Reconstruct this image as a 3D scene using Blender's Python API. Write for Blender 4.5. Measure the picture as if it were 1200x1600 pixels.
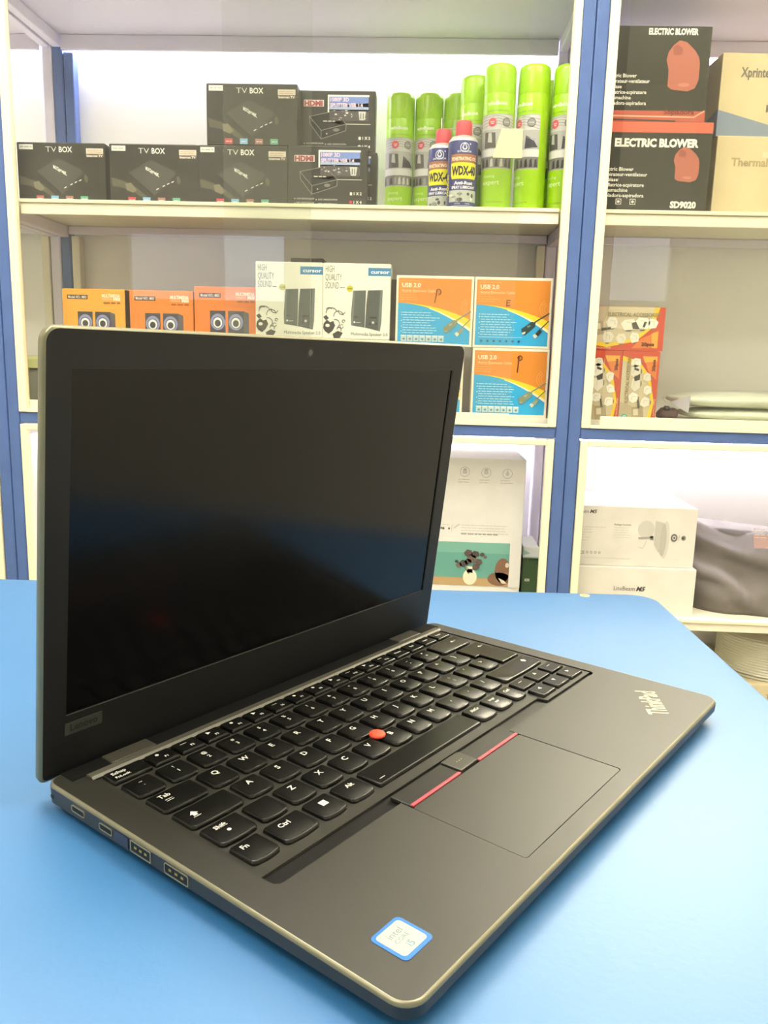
import bpy, bmesh, math, random
from mathutils import Vector, Matrix
random.seed(7)
for o in list(bpy.data.objects): bpy.data.objects.remove(o)
S = bpy.context.scene
COL = S.collection
# ------------------------------------------------------------------ camera
F = 1271.83; CZ = 0.9672
RW = [Vector((0.998646, 0.045289, 0.025584)), Vector((0.033639, -0.187145, -0.981756)), Vector((-0.039675, 0.981288, -0.188415))]
cd = bpy.data.cameras.new('camera'); cam = bpy.data.objects.new('camera', cd); COL.objects.link(cam)
cd.sensor_fit = 'HORIZONTAL'; cd.sensor_width = 36.0; cd.lens = F / 1200 * 36.0; cd.clip_start = 0.02
m = Matrix.Identity(4)
for r in range(3):
    m[r][0] = RW[0][r]; m[r][1] = -RW[1][r]; m[r][2] = -RW[2][r]
m.translation = (0, 0, CZ); cam.matrix_world = m
S.camera = cam
# ------------------------------------------------------------------ world, exposure
w = bpy.data.worlds.new('world'); S.world = w; w.use_nodes = True
w.node_tree.nodes['Background'].inputs[0].default_value = (.90, .89, 1.0, 1)
w.node_tree.nodes['Background'].inputs[1].default_value = 2.6
S.view_settings.view_transform = 'Standard'; S.view_settings.look = 'None'
S.view_settings.gamma = 1; S.view_settings.use_curve_mapping = False
S.view_settings.exposure = 0.14
LAMP_E = 28.0       # ceiling tube diffusers
SHEEN_E = 300.0     # added tube above the right cabinet, for the sheen
LED_E = 90.0       # cabinet LED strips

def P(px, py, Y):
    "point on the vertical plane y = Y seen at photo pixel"
    d = RW[0] * ((px - 600) / F) + RW[1] * ((py - 800) / F) + RW[2]
    t = Y / d.y
    return Vector((d.x * t, Y, CZ + d.z * t))

# ------------------------------------------------------------------ materials
MC = {}
def lin(h):
    h = h.lstrip('#'); out = []
    for i in (0, 2, 4):
        c = int(h[i:i+2], 16) / 255
        out.append(c / 12.92 if c <= .04045 else ((c + .055) / 1.055) ** 2.4)
    return out
def mat(h, rough=.5, metal=0.0, spec=.5, noise=0.0, nscale=30.0, bump=0.0, bscale=200.0, coat=0.0, emit=0.0, detail=4):
    key = (h, rough, metal, spec, noise, nscale, bump, bscale, coat, emit)
    if key in MC: return MC[key]
    M = bpy.data.materials.new('paint_' + h.lstrip('#')); M.use_nodes = True
    nt = M.node_tree; b = nt.nodes['Principled BSDF']; c = lin(h) + [1]
    b.inputs['Base Color'].default_value = c; b.inputs['Roughness'].default_value = rough
    b.inputs['Metallic'].default_value = metal; b.inputs['Specular IOR Level'].default_value = spec
    b.inputs['Coat Weight'].default_value = coat
    if emit:
        b.inputs['Emission Color'].default_value = c; b.inputs['Emission Strength'].default_value = emit
    if noise or bump:
        tc = nt.nodes.new('ShaderNodeTexCoord')
    if noise:
        n = nt.nodes.new('ShaderNodeTexNoise'); n.inputs['Scale'].default_value = nscale; n.inputs['Detail'].default_value = detail
        nt.links.new(tc.outputs['Object'], n.inputs['Vector'])
        cr = nt.nodes.new('ShaderNodeMapRange'); cr.inputs[1].default_value = .25; cr.inputs[2].default_value = .75
        cr.inputs[3].default_value = 1 - noise; cr.inputs[4].default_value = 1 + noise
        nt.links.new(n.outputs['Fac'], cr.inputs[0])
        mx = nt.nodes.new('ShaderNodeVectorMath'); mx.operation = 'SCALE'; mx.inputs[0].default_value = c[:3]
        nt.links.new(cr.outputs[0], mx.inputs['Scale']); nt.links.new(mx.outputs[0], b.inputs['Base Color'])
    if bump:
        n = nt.nodes.new('ShaderNodeTexNoise'); n.inputs['Scale'].default_value = bscale; n.inputs['Detail'].default_value = 3
        nt.links.new(tc.outputs['Object'], n.inputs['Vector'])
        bp = nt.nodes.new('ShaderNodeBump'); bp.inputs['Strength'].default_value = bump; bp.inputs['Distance'].default_value = .002
        nt.links.new(n.outputs['Fac'], bp.inputs['Height']); nt.links.new(bp.outputs[0], b.inputs['Normal'])
    MC[key] = M
    return M
def glass_mat(name, tint, refl=1.0, rough=0.0):
    M = bpy.data.materials.new(name); M.use_nodes = True; nt = M.node_tree; nt.nodes.clear()
    o = nt.nodes.new('ShaderNodeOutputMaterial'); t = nt.nodes.new('ShaderNodeBsdfTransparent'); g = nt.nodes.new('ShaderNodeBsdfGlossy')
    t.inputs[0].default_value = (*tint, 1); g.inputs['Roughness'].default_value = rough; g.inputs[0].default_value = (refl, refl, refl, 1)
    f = nt.nodes.new('ShaderNodeFresnel'); ge = nt.nodes.new('ShaderNodeNewGeometry'); mr = nt.nodes.new('ShaderNodeMapRange')
    mr.inputs[3].default_value = 1.45; mr.inputs[4].default_value = 1 / 1.45      # same mirror strength on both faces of a pane
    nt.links.new(ge.outputs['Backfacing'], mr.inputs[0]); nt.links.new(mr.outputs[0], f.inputs[0]); mx = nt.nodes.new('ShaderNodeMixShader')
    nt.links.new(f.outputs[0], mx.inputs[0]); nt.links.new(t.outputs[0], mx.inputs[1]); nt.links.new(g.outputs[0], mx.inputs[2])
    nt.links.new(mx.outputs[0], o.inputs[0]); return M
GLASS = glass_mat('clear_glass', (.97, .98, .965))
FILM = glass_mat('plastic_film', (.98, .98, .98), 1.0, .12)
def emit_mat(name, col, e):
    M = bpy.data.materials.new(name); M.use_nodes = True; nt = M.node_tree; nt.nodes.clear()
    o = nt.nodes.new('ShaderNodeOutputMaterial'); em = nt.nodes.new('ShaderNodeEmission')
    em.inputs[0].default_value = (*col, 1); em.inputs[1].default_value = e; nt.links.new(em.outputs[0], o.inputs[0]); return M
LEDM = emit_mat('led_light', (.87, .83, 1.0), LED_E)
LAMPM = emit_mat('tube_light', (1.0, .95, .83), LAMP_E)

SHEENM = emit_mat('sheen_light', (1.0, .90, .70), SHEEN_E)
# ------------------------------------------------------------------ object helpers
def empty(name, loc=(0, 0, 0), rz=0.0):
    o = bpy.data.objects.new(name, None); COL.objects.link(o); o.location = loc; o.rotation_euler = (0, 0, rz); o.empty_display_size = .02
    return o
def tag(o, label, cat, group=None):
    o['label'] = label; o['category'] = cat
    if group: o['group'] = group
    return o
def obj(name, me, mats, parent=None, smooth=False, loc=None):
    o = bpy.data.objects.new(name, me); COL.objects.link(o)
    if mats is not None:
        if not isinstance(mats, (list, tuple)): mats = [mats]
        if not me.materials:
            for x in mats: me.materials.append(x)
    if parent: o.parent = parent
    if loc is not None: o.location = loc
    if smooth:
        for p in me.polygons: p.use_smooth = True
    return o
def pyd(verts, faces, name='m'):
    me = bpy.data.meshes.new(name); me.from_pydata([tuple(v) for v in verts], [], faces); me.update(); return me
def b2m(bm, name='m'):
    me = bpy.data.meshes.new(name); bmesh.ops.recalc_face_normals(bm, faces=bm.faces); bm.to_mesh(me); bm.free(); return me
def boxbm(bm, x0, x1, y0, y1, z0, z1, bev=0.0, seg=2):
    r = bmesh.ops.create_cube(bm, size=1.0); vs = r['verts']
    for v in vs:
        v.co = Vector((x0 + (v.co.x + .5) * (x1 - x0), y0 + (v.co.y + .5) * (y1 - y0), z0 + (v.co.z + .5) * (z1 - z0)))
    if bev:
        es = list({e for v in vs for e in v.link_edges})
        bmesh.ops.bevel(bm, geom=es, offset=bev, segments=seg, affect='EDGES', profile=.5)
def box(name, x0, x1, y0, y1, z0, z1, m, parent=None, bev=0.0, seg=2):
    bm = bmesh.new(); boxbm(bm, min(x0,x1), max(x0,x1), min(y0,y1), max(y0,y1), min(z0,z1), max(z0,z1), bev, seg)
    return obj(name, b2m(bm), m, parent)
def struct(o): o['kind'] = 'structure'; return o
def lathe_me(prof, n=32, cap=True):
    vs, fs = [], []
    for r, z in prof:
        for i in range(n):
            a = 2 * math.pi * i / n; vs.append((r * math.cos(a), r * math.sin(a), z))
    for j in range(len(prof) - 1):
        for i in range(n):
            k = (i + 1) % n; fs.append((j*n+i, j*n+k, (j+1)*n+k, (j+1)*n+i))
    if cap:
        fs.append(tuple(range(n))[::-1]); fs.append(tuple((len(prof)-1)*n + i for i in range(n)))
    return pyd(vs, fs)
def autosmooth(o, ang=40):
    for p in o.data.polygons: p.use_smooth = True
    try: o.data.set_sharp_from_angle(angle=math.radians(ang))
    except Exception: pass
    return o
def rrect(x0, x1, y0, y1, r, n=5):
    "rounded rectangle outline, counter-clockwise; r is one radius or four (bl, br, tr, tl)"
    if not isinstance(r, (list, tuple)): r = [r] * 4
    pts = []
    for (cx, cy, a0, rr) in ((x0 + r[0], y0 + r[0], 180, r[0]), (x1 - r[1], y0 + r[1], 270, r[1]), (x1 - r[2], y1 - r[2], 0, r[2]), (x0 + r[3], y1 - r[3], 90, r[3])):
        if rr <= 1e-6: pts.append((cx, cy)); continue
        for i in range(n + 1):
            a = math.radians(a0 + 90 * i / n); pts.append((cx + rr * math.cos(a), cy + rr * math.sin(a)))
    return pts
def rings_me(rings, cap0=True, cap1=True):
    "stack of equal-length vertex loops"
    n = len(rings[0]); vs = [v for r in rings for v in r]; fs = []
    for j in range(len(rings) - 1):
        for i in range(n):
            k = (i + 1) % n; fs.append((j*n+i, j*n+k, (j+1)*n+k, (j+1)*n+i))
    if cap0: fs.append(tuple(range(n))[::-1])
    if cap1: fs.append(tuple((len(rings)-1)*n + i for i in range(n)))
    return pyd(vs, fs)
def plate_with_holes(outer, holes, z):
    bm = bmesh.new(); es = []
    for loop in [outer] + holes:
        vs = [bm.verts.new((x, y, z)) for x, y in loop]
        for i in range(len(vs)): es.append(bm.edges.new((vs[i], vs[(i+1) % len(vs)])))
    bmesh.ops.triangle_fill(bm, use_beauty=True, use_dissolve=False, edges=es)
    for f in bm.faces:
        if f.normal.z < 0: f.normal_flip()
    me = bpy.data.meshes.new('m'); bm.to_mesh(me); bm.free(); return me

# ------------------------------------------------------------------ lettering
TC = {}
def text_geo(s, bold=0.0):
    k = (s, bold)
    if k in TC: return TC[k]
    cu = bpy.data.curves.new('t', 'FONT'); cu.body = s; cu.size = 1.0; cu.resolution_u = 2; cu.offset = bold; cu.fill_mode = 'BOTH'
    o = bpy.data.objects.new('t', cu); me = bpy.data.meshes.new_from_object(o)
    vs = [(v.co.x, v.co.y) for v in me.vertices]; fs = [tuple(p.vertices) for p in me.polygons]
    bpy.data.objects.remove(o); bpy.data.meshes.remove(me); bpy.data.curves.remove(cu)
    if vs:
        x0 = min(v[0] for v in vs); x1 = max(v[0] for v in vs)
    else: x0, x1 = 0, 1
    TC[k] = (vs, fs, x0, x1); return TC[k]
CAP = 0.70   # capital height of the built-in font per unit size
class Print:
    "flat print on a face; authored in photo pixels of a reference rectangle, or in metres when px is None"
    def __init__(s, w, h, px=None):
        s.w, s.h, s.px = w, h, px; s.items = []; s.mats = []
    def X(s, x): return x if s.px is None else (x - s.px[0]) / (s.px[2] - s.px[0]) * s.w
    def Z(s, y): return y if s.px is None else (s.px[3] - y) / (s.px[3] - s.px[1]) * s.h
    def mi(s, m):
        if isinstance(m, str): m = mat(m, .55)
        if m not in s.mats: s.mats.append(m)
        return s.mats.index(m)
    def poly(s, pts, m, L=1, T=False):
        s.items.append(([(s.X(a), s.Z(b)) for a, b in pts], [tuple(range(len(pts)))], s.mi(m), L, T))
    def rect(s, x0, y0, x1, y1, m, L=1, n=1, T=False):
        a, b, c, d = s.X(x0), s.X(x1), s.Z(y0), s.Z(y1); vs = []; fs = []
        for i in range(n + 1):
            x = a + (b - a) * i / n; vs += [(x, c), (x, d)]
        for i in range(n): fs.append((2*i, 2*i+1, 2*i+3, 2*i+2))
        s.items.append((vs, fs, s.mi(m), L, T))
    def ell(s, cx, cy, rx, ry, m, L=1, n=20):
        s.poly([(cx + rx * math.cos(2*math.pi*i/n), cy + ry * math.sin(2*math.pi*i/n)) for i in range(n)], m, L)
    def ring(s, cx, cy, r, t, m, L=1, n=24, ry=None, a0=0, a1=360):
        ry = ry or r; vs = []; fs = []
        for i in range(n + 1):
            a = math.radians(a0 + (a1 - a0) * i / n)
            vs += [(s.X(cx + (r-t) * math.cos(a)), s.Z(cy + (ry-t) * math.sin(a))), (s.X(cx + r * math.cos(a)), s.Z(cy + ry * math.sin(a)))]
        for i in range(n): fs.append((2*i, 2*i+1, 2*i+3, 2*i+2))
        s.items.append((vs, fs, s.mi(m), L, False))
    def line(s, pts, t, m, L=1):
        for (x0, y0), (x1, y1) in zip(pts, pts[1:]):
            dx, dy = x1 - x0, y1 - y0; l = math.hypot(dx, dy) or 1; nx, ny = -dy/l*t/2, dx/l*t/2; ex, ey = dx/l*t*.3, dy/l*t*.3
            s.poly([(x0+nx-ex, y0+ny-ey), (x0-nx-ex, y0-ny-ey), (x1-nx+ex, y1-ny+ey), (x1+nx+ex, y1+ny+ey)], m, L)
    def text(s, t, x, y, cap, m, L=2, width=None, bold=0.0, shear=0.0, rot=0.0, align='L', part=True):
        "x, y = left end of the baseline; cap = capital height (same units as x, y); width squeezes the line"
        vs, fs, x0, x1 = text_geo(t, bold); sx = 1.0 if s.px is None else s.w / (s.px[2] - s.px[0]); sz = 1.0 if s.px is None else s.h / (s.px[3] - s.px[1])
        k = cap / CAP; kx = width / (x1 - x0) if width else k; tw = (x1 - x0) * kx
        off = {'L': 0, 'C': -tw/2, 'R': -tw}[align]; ca, sa = math.cos(math.radians(rot)), math.sin(math.radians(rot)); out = []
        for vx, vy in vs:
            a = (vx - x0) * kx + off + shear * vy * k; b = vy * k
            a, b = a * ca - b * sa, a * sa + b * ca
            out.append((s.X(x) + a * sx, s.Z(y) + b * sz))
        s.items.append((out, fs, s.mi(m), L, part))
    def micro(s, x0, y0, x1, lines, pitch, t, m, L=2, ragged=.25, part=True):
        "rows of print too small to read: short dashes for words"
        for i in range(lines):
            y = y0 + i * pitch; x = x0; xe = x1 - random.random() * ragged * (x1 - x0)
            while x < xe:
                l = min(random.uniform(1.6, 6.0) * pitch * .35 + t, xe - x)
                if l > 0: s.rect(x, y - t/2, x + l, y + t/2, m, L, 1, part)
                x += l + t * .9
    def build(s, name, parent, fn, curve=0.0):
        made = None
        for kind in [False, True] + sorted({q[4] for q in s.items if isinstance(q[4], str)}):
            its = [q for q in s.items if q[4] is kind or (isinstance(kind, str) and q[4] == kind)]
            if not its: continue
            bm = bmesh.new(); lay = bm.faces.layers.int.new('lay'); used = []
            for v, f, k, L, _ in its:
                vs = [bm.verts.new((a, c, 0)) for a, c in v]
                if k not in used: used.append(k)
                for q in f:
                    fc = bm.faces.new([vs[i] for i in q]); fc.material_index = used.index(k); fc[lay] = L
            if curve:
                x0 = min(v.co.x for v in bm.verts); x1 = max(v.co.x for v in bm.verts); x = x0 + curve
                while x < x1:
                    bmesh.ops.bisect_plane(bm, geom=list(bm.verts) + list(bm.edges) + list(bm.faces), plane_co=(x, 0, 0), plane_no=(1, 0, 0)); x += curve
            lv = {}
            for fc in bm.faces:
                for v in fc.verts: lv[v] = fc[lay]
            for v in bm.verts: v.co = fn(v.co.x, v.co.y, lv.get(v, 1))
            me = bpy.data.meshes.new('m'); bm.to_mesh(me); bm.free()
            for k in used: me.materials.append(s.mats[k])
            made = obj(kind if isinstance(kind, str) else 'lettering' if kind and name in ('front_print', 'label_print', 'side_print') else name, me, None, parent)
        return made
LAY = .00025
def carton(name, label, cat, x0, x1, z0, z1, y, d, color, group=None, rz=0.0, bev=.0012, rough=.5, side=None):
    "cardboard box standing with its printed front at y; root at the base centre"
    w, h = x1 - x0, z1 - z0
    root = tag(empty(name, ((x0+x1)/2, y + d/2, z0), rz), label, cat, group)
    bm = bmesh.new(); boxbm(bm, -w/2, w/2, -d/2, d/2, 0, h, bev, 2)
    obj('box_body', b2m(bm), mat(color, rough, noise=.06, nscale=18), root)
    # the closing flap tucked along the top edge
    box('top_flap', -w/2+.003, w/2-.003, -d/2+.002, d/2-.003, h, h+.0006, mat(color, rough), root)
    fn = lambda a, c, L: (a - w/2, -d/2 - LAY * L, c)
    return root, w, h, fn

# ================================================================== ROOM
WALLM = mat('#e9e6dc', .8, noise=.03, nscale=4); CEILM = mat('#eceae2', .85)
XL, XR, YB, YF, ZC = -2.25, 1.75, 2.2, -2.3, 2.75
struct(box('floor', XL, XR, YF, YB, -.05, 0, mat('#b9b1a3', .35, noise=.12, nscale=6)))
struct(box('ceiling', XL, XR, YF, YB, ZC, ZC+.05, CEILM))
struct(box('wall_back', XL, XR, YB, YB+.08, 0, ZC, WALLM))
WIN = [(-2.10, -.93, 1.28, 1.80), (1.18, 1.70, 1.34, 1.84)]      # shop windows behind the camera: x0, x1, z0, z1
bm = bmesh.new(); xs = sorted({XL, XR, *[q for wn in WIN for q in wn[:2]]})
for xa_, xb_ in zip(xs, xs[1:]):
    wn = [q for q in WIN if abs(q[0] - xa_) < 1e-6]
    if wn:
        boxbm(bm, xa_, xb_, YF-.08, YF, 0, wn[0][2]); boxbm(bm, xa_, xb_, YF-.08, YF, wn[0][3], ZC)
    else: boxbm(bm, xa_, xb_, YF-.08, YF, 0, ZC)
struct(obj('wall_front', b2m(bm), mat('#e6e2d8', .8, noise=.05, nscale=3)))
for i, (a, b, c, d) in enumerate(WIN):
    wr = struct(empty('window_%d' % (i+1), ((a+b)/2, YF, c)))
    hw = (b-a)/2
    for q in ((-hw, -hw+.04, 0, d-c), (hw-.04, hw, 0, d-c), (-hw+.04, hw-.04, 0, .04), (-hw+.04, hw-.04, d-c-.04, d-c)): box('window_frame', q[0], q[1], -.06, .01, q[2], q[3], mat('#d9d6cc', .5), wr, .002)
    box('window_pane', -hw+.04, hw-.04, -.03, -.024, .04, d-c-.04, GLASS, wr)
struct(box('wall_left', XL-.08, XL, YF, YB, 0, ZC, WALLM))
struct(box('wall_right', XR, XR+.08, YF, YB, 0, ZC, mat('#e2ded2', .8, noise=.05, nscale=3)))

def ceiling_lamp(x, y, label, lx=1.25, ly=.3, rz=0):
    t = tag(empty('ceiling_lamp', (x, y, ZC), rz), label, 'ceiling lamp', 'ceiling lamps of the shop')
    box('housing', -lx/2-.02, lx/2+.02, -ly/2-.02, ly/2+.02, -.045, 0, mat('#e8e6df', .4), t, .004)
    box('diffuser', -lx/2, lx/2, -ly/2, ly/2, -.062, -.0455, LAMPM, t, .004)
    return t
ceiling_lamp(-.75, 1.0, 'long warm ceiling lamp above the blue counter, nearest the cabinets')
ceiling_lamp(.85, .55, 'long warm ceiling lamp above the walkway right of the counter')
ceiling_lamp(-.95, -.35, 'long warm ceiling lamp over the near end of the counter')

def sheen_lamp(x, z, label, L=1.2):  # lamp added for the warm sheen on the table and palm rest
    t = tag(empty('added_sheen_lamp', (x, YB, z)), label, 'added lamp')
    box('sheen_lamp_batten', -L/2-.03, L/2+.03, -.05, 0, -.035, .035, mat('#e8e6df', .4), t, .004)
    o = obj('tube', lathe_me([(.012, -L/2), (.016, -L/2+.004), (.016, L/2-.004), (.012, L/2)], 20), SHEENM, t); o.rotation_euler = (0, math.pi/2, 0); o.location = (0, -.068, 0)
    return t
sheen_lamp(.95, 2.02, 'warm tube lamp added above the right display cabinet for the sheen on table and laptop')

# ================================================================== CABINETS
Y0 = 1.75; YBK = 2.09
BLUE = mat('#4d689e', .40, noise=.10, nscale=14, bump=.12, bscale=90)
CREAM = mat('#f0e8c6', .42, noise=.03, nscale=20)
WHITEB = mat('#f2f0ec', .55); SHELFM = mat('#eae5cf', .5, noise=.03, nscale=10); LILAC = mat('#e2dcec', .45)
ZS1, ZS2, ZS3 = 1.272, .843, .406     # tops of the three shelves
ZRT, ZRB = .827, .803                 # blue cross rail
ZCEIL = 1.69
PW = .0262                            # width of one blue post
def cabinet(label, xa, xb, front_panes, blue_back=False):
    t = tag(empty('display_cabinet', ((xa+xb)/2, Y0, 0)), label, 'display cabinet', 'blue framed display cabinets along the wall')
    cx, cy = (xa+xb)/2, Y0
    def bx(name, x0, x1, y0, y1, z0, z1, m, par=None, bev=.0015):
        return box(name, x0-cx, x1-cx, y0-cy, y1-cy, z0, z1, m, par or t, bev)
    g = .0004
    for x in (xa+g, xb-PW-g):
        bx('post', x, x+PW, Y0, Y0+.026, 0, 1.90, BLUE, bev=.004)
        bl = blue_back and x < (xa+xb)/2
        bx('post', x, x+PW, YBK-.028, YBK-.002, 0, ZRB if bl else 1.90, LILAC, bev=.004)
        if bl: bx('post', x, x+PW, YBK-.028, YBK-.002, ZRB+.0004, 1.90, BLUE, bev=.004)
    il, ir = xa+PW+g, xb-PW-g            # inside of the posts
    bx('header_rail', il, ir, Y0+.002, Y0+.026, 1.86, 1.90, BLUE, bev=.003)
    bx('cross_rail', il, ir, Y0+.001, Y0+.026, ZRB, ZRT, BLUE, bev=.003)
    bx('back_panel', xa+.001, xb-.001, YBK, YBK+.012, .03, 1.90, WHITEB, bev=0)
    # shelves: a board with a deeper front lip
    for zt, lip, nm in ((ZS1, .030, 'shelf'), (ZS2, .016, 'shelf'), (ZS3, .026, 'shelf')):
        b = bx(nm, xa+.004, xb-.004, Y0+.030, YBK-.001, zt-.012, zt, SHELFM, bev=0)
        if zt != ZS2:
            xl = il + .0185; xr = ir - .0185
            e = bx('shelf_lip', xl, xr, Y0+.020, Y0+.0295, zt-lip, zt-.0075, SHELFM, b); 
            e2 = bx('shelf_edge_strip', xl, xr, Y0+.016, Y0+.0295, zt-.007, zt+.0006, CREAM, b)
    bx('ceiling_panel', xa+.004, xb-.004, Y0+.027, YBK-.001, ZCEIL, ZCEIL+.012, LILAC, bev=0)
    # back and side rails under each ceiling
    for zc in (ZCEIL, ZS1-.012, ZRB-.004):
        hh = .034 if zc == ZCEIL else .020
        bx('back_rail', xa+PW, xb-PW, YBK-.040, YBK-.030, zc-hh, zc-.0004, LILAC, bev=.002)
        for x in (xa+.004, xb-.024):
            bx('side_rail', x, x+.020, Y0+.031, YBK-.031, zc-.026, zc-.0004, LILAC, bev=.002)
    # cream corner trims at the back of the middle compartment
    for x in (xa+PW+.002, xb-PW-.022):
        bx('corner_trim', x, x+.020, YBK-.030, YBK-.002, ZS2, ZS1-.034, SHELFM, bev=.002)
    if blue_back: bx('corner_trim', xa+PW+.002, xa+PW+.026, YBK-.030, YBK-.002, ZS1, ZCEIL-.036, BLUE, bev=.003)
    # cream track frame of the sliding panes
    bx('track_frame', il, il+.019, Y0-.003, Y0+.015, ZRT, 1.86, CREAM, bev=.002)
    bx('track_frame', ir-.0165, ir, Y0-.003, Y0+.015, ZRT, 1.86, CREAM, bev=.002)
    bx('track_frame', il+.019, ir-.0165, Y0-.003, Y0+.015, ZRT, ZRT+.006, CREAM, bev=.001)
    bx('track_frame', il+.019, ir-.0165, Y0-.003, Y0+.015, 1.835, 1.86, CREAM, bev=.001)
    for i, (p0, p1) in enumerate(front_panes):
        y = Y0 + (.0005 if i == 0 else .0085)
        pn = bx('glass_pane', p0, p1, y, y+.005, ZRT+.0262, 1.834, GLASS, bev=0)
        bx('pane_rail', p0, p1, y-.001, y+.006, ZRT+.0062, ZRT+.026, CREAM, pn, bev=.001)
    # the LED strips behind the back rails
    for zc in (ZCEIL, ZRB-.004):
        s = bx('led_strip', xa+.05, xb-.05, YBK-.024, YBK-.012, zc-.012, zc-.006, LEDM, bev=0)
    # cream trim around the lower opening, open at the shelf
    dl, dr, db, dt = il+.001, ir-.001, ZS3-.03, ZRB-.002; fw = .0165
    for q in ((dl, dl+fw, db, dt), (dr-fw, dr, db, dt), (dl+fw, dr-fw, dt-.0135, dt)):
        bx('opening_trim', q[0], q[1], Y0-.004, Y0+.012, q[2], q[3], CREAM, None, .0025)
    # base board near the floor
    bx('base_board', xa+.004, xb-.004, Y0+.004, YBK-.001, .10, .116, SHELFM, bev=0)
    return t
XA, XB = -.9005, .3170; UW = XB - XA
cabinet('blue framed glass display cabinet holding black boxes, spray cans and orange boxes', XA, XB, [(-.418, .190), (XA+PW+.020, -.238)], True)
cabinet('blue framed display cabinet on the right with blower boxes and brown cartons', XB, XB+UW, [(.383, .985), (.93, XB+UW-PW-.018)])
cabinet('blue framed display cabinet at the far left edge, almost out of view', XA-UW, XA, [(XA-UW+.05, XA-.55), (XA-.60, XA-.045)])

# ================================================================== PRODUCTS, UPPER SHELF
# ---- black media player boxes
def tv_box(label, x0, px, z0, y=1.80, red='#c4434a', w=.190, h=.119):
    r, w, h, fn = carton('media_player_box', label, 'box', x0, x0+w, z0, z0+h, y, .062, '#33312b', 'black media player boxes on the upper shelf', rough=.35)  # black raised a little, glass haze included in the base colour
    p = Print(w, h, (0, 0, 140, 93))
    p.poly([(30, 45), (65, 24), (103, 42), (68, 78)], '#494741', 1)                     # the player seen from above
    p.poly([(30, 45), (68, 78), (68, 82), (30, 49)], '#2d2c28', 1); p.poly([(68, 78), (103, 42), (103, 47), (68, 82)], '#4c4a43', 1)
    p.text('TV', 46, 14.5, 8.5, '#e8e6de', 2, width=17, bold=-.012); p.text('BOX', 67, 14.5, 8.5, '#f0eee6', 2, width=21, bold=.02)
    for i in range(2): p.text('MXQpro' if i == 0 else '4K', 57 + i*14, 40 + i*8, 5.0, '#e9e7e0', 3, width=16 if i == 0 else 8, shear=-.5, rot=-24, bold=.03)
    for a in ((73, 70), (83, 65), (90, 61.5), (97, 58.5)): p.poly([(a[0], a[1]), (a[0]+4, a[1]-2), (a[0]+4, a[1]-.6), (a[0], a[1]+1.4)], '#e5e3da', 3)
    p.poly([(2, 52), (22, 58), (40, 66), (58, 82), (54, 86), (36, 74), (18, 68), (4, 66)], '#585345', 1)   # desert hill
    p.poly([(24, 62), (33, 60), (42, 72), (36, 76), (26, 72)], '#7a735f', 2)
    p.poly([(105, 52), (108, 48), (112, 56), (110, 62), (106, 60)], '#5b5646', 2)
    p.rect(4, 3, 26, 11, '#e6e2d4', 2); p.micro(6, 7, 24, 1, 4, 1.6, '#a7a294', 3, 0)
    p.rect(110, 8, 137, 22, '#d7c9b8', 2); p.rect(110, 16.5, 137, 22, '#6a5548', 3); p.text('Internet TV', 111, 21.2, 3.4, '#efe9dd', 4, width=25, bold=.02); p.micro(112, 11, 135, 2, 3, 1, '#b98f7a', 3, .1)
    for i, c in enumerate((red, '#7fb2d8', '#a8756a', '#63a98a')): p.rect(28 + i*23.5, 83, 40 + i*23.5, 91.5, c, 3); p.micro(30 + i*23.5, 87.5, 38.5 + i*23.5, 1, 3, 1.2, '#e7dcd2', 4, 0)
    p.build('front_print', r, fn)
    return r
XT = [P(27, 224, 1.80).x, P(170, 224, 1.80).x, P(309, 225, 1.80).x]
tv_box('black media player box, leftmost on the upper shelf of the middle cabinet', XT[0]-.002, None, ZS1, red='#b8605e')
tv_box('black media player box standing between two others on the upper shelf', XT[1], None, ZS1)
tv_box('black media player box on the upper shelf with another box stacked on it', XT[2], None, ZS1, red='#d03a4c')
tv_box('black media player box stacked on top of another, highest of the four', P(322, 131, 1.80).x, None, ZS1+.1200)

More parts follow.
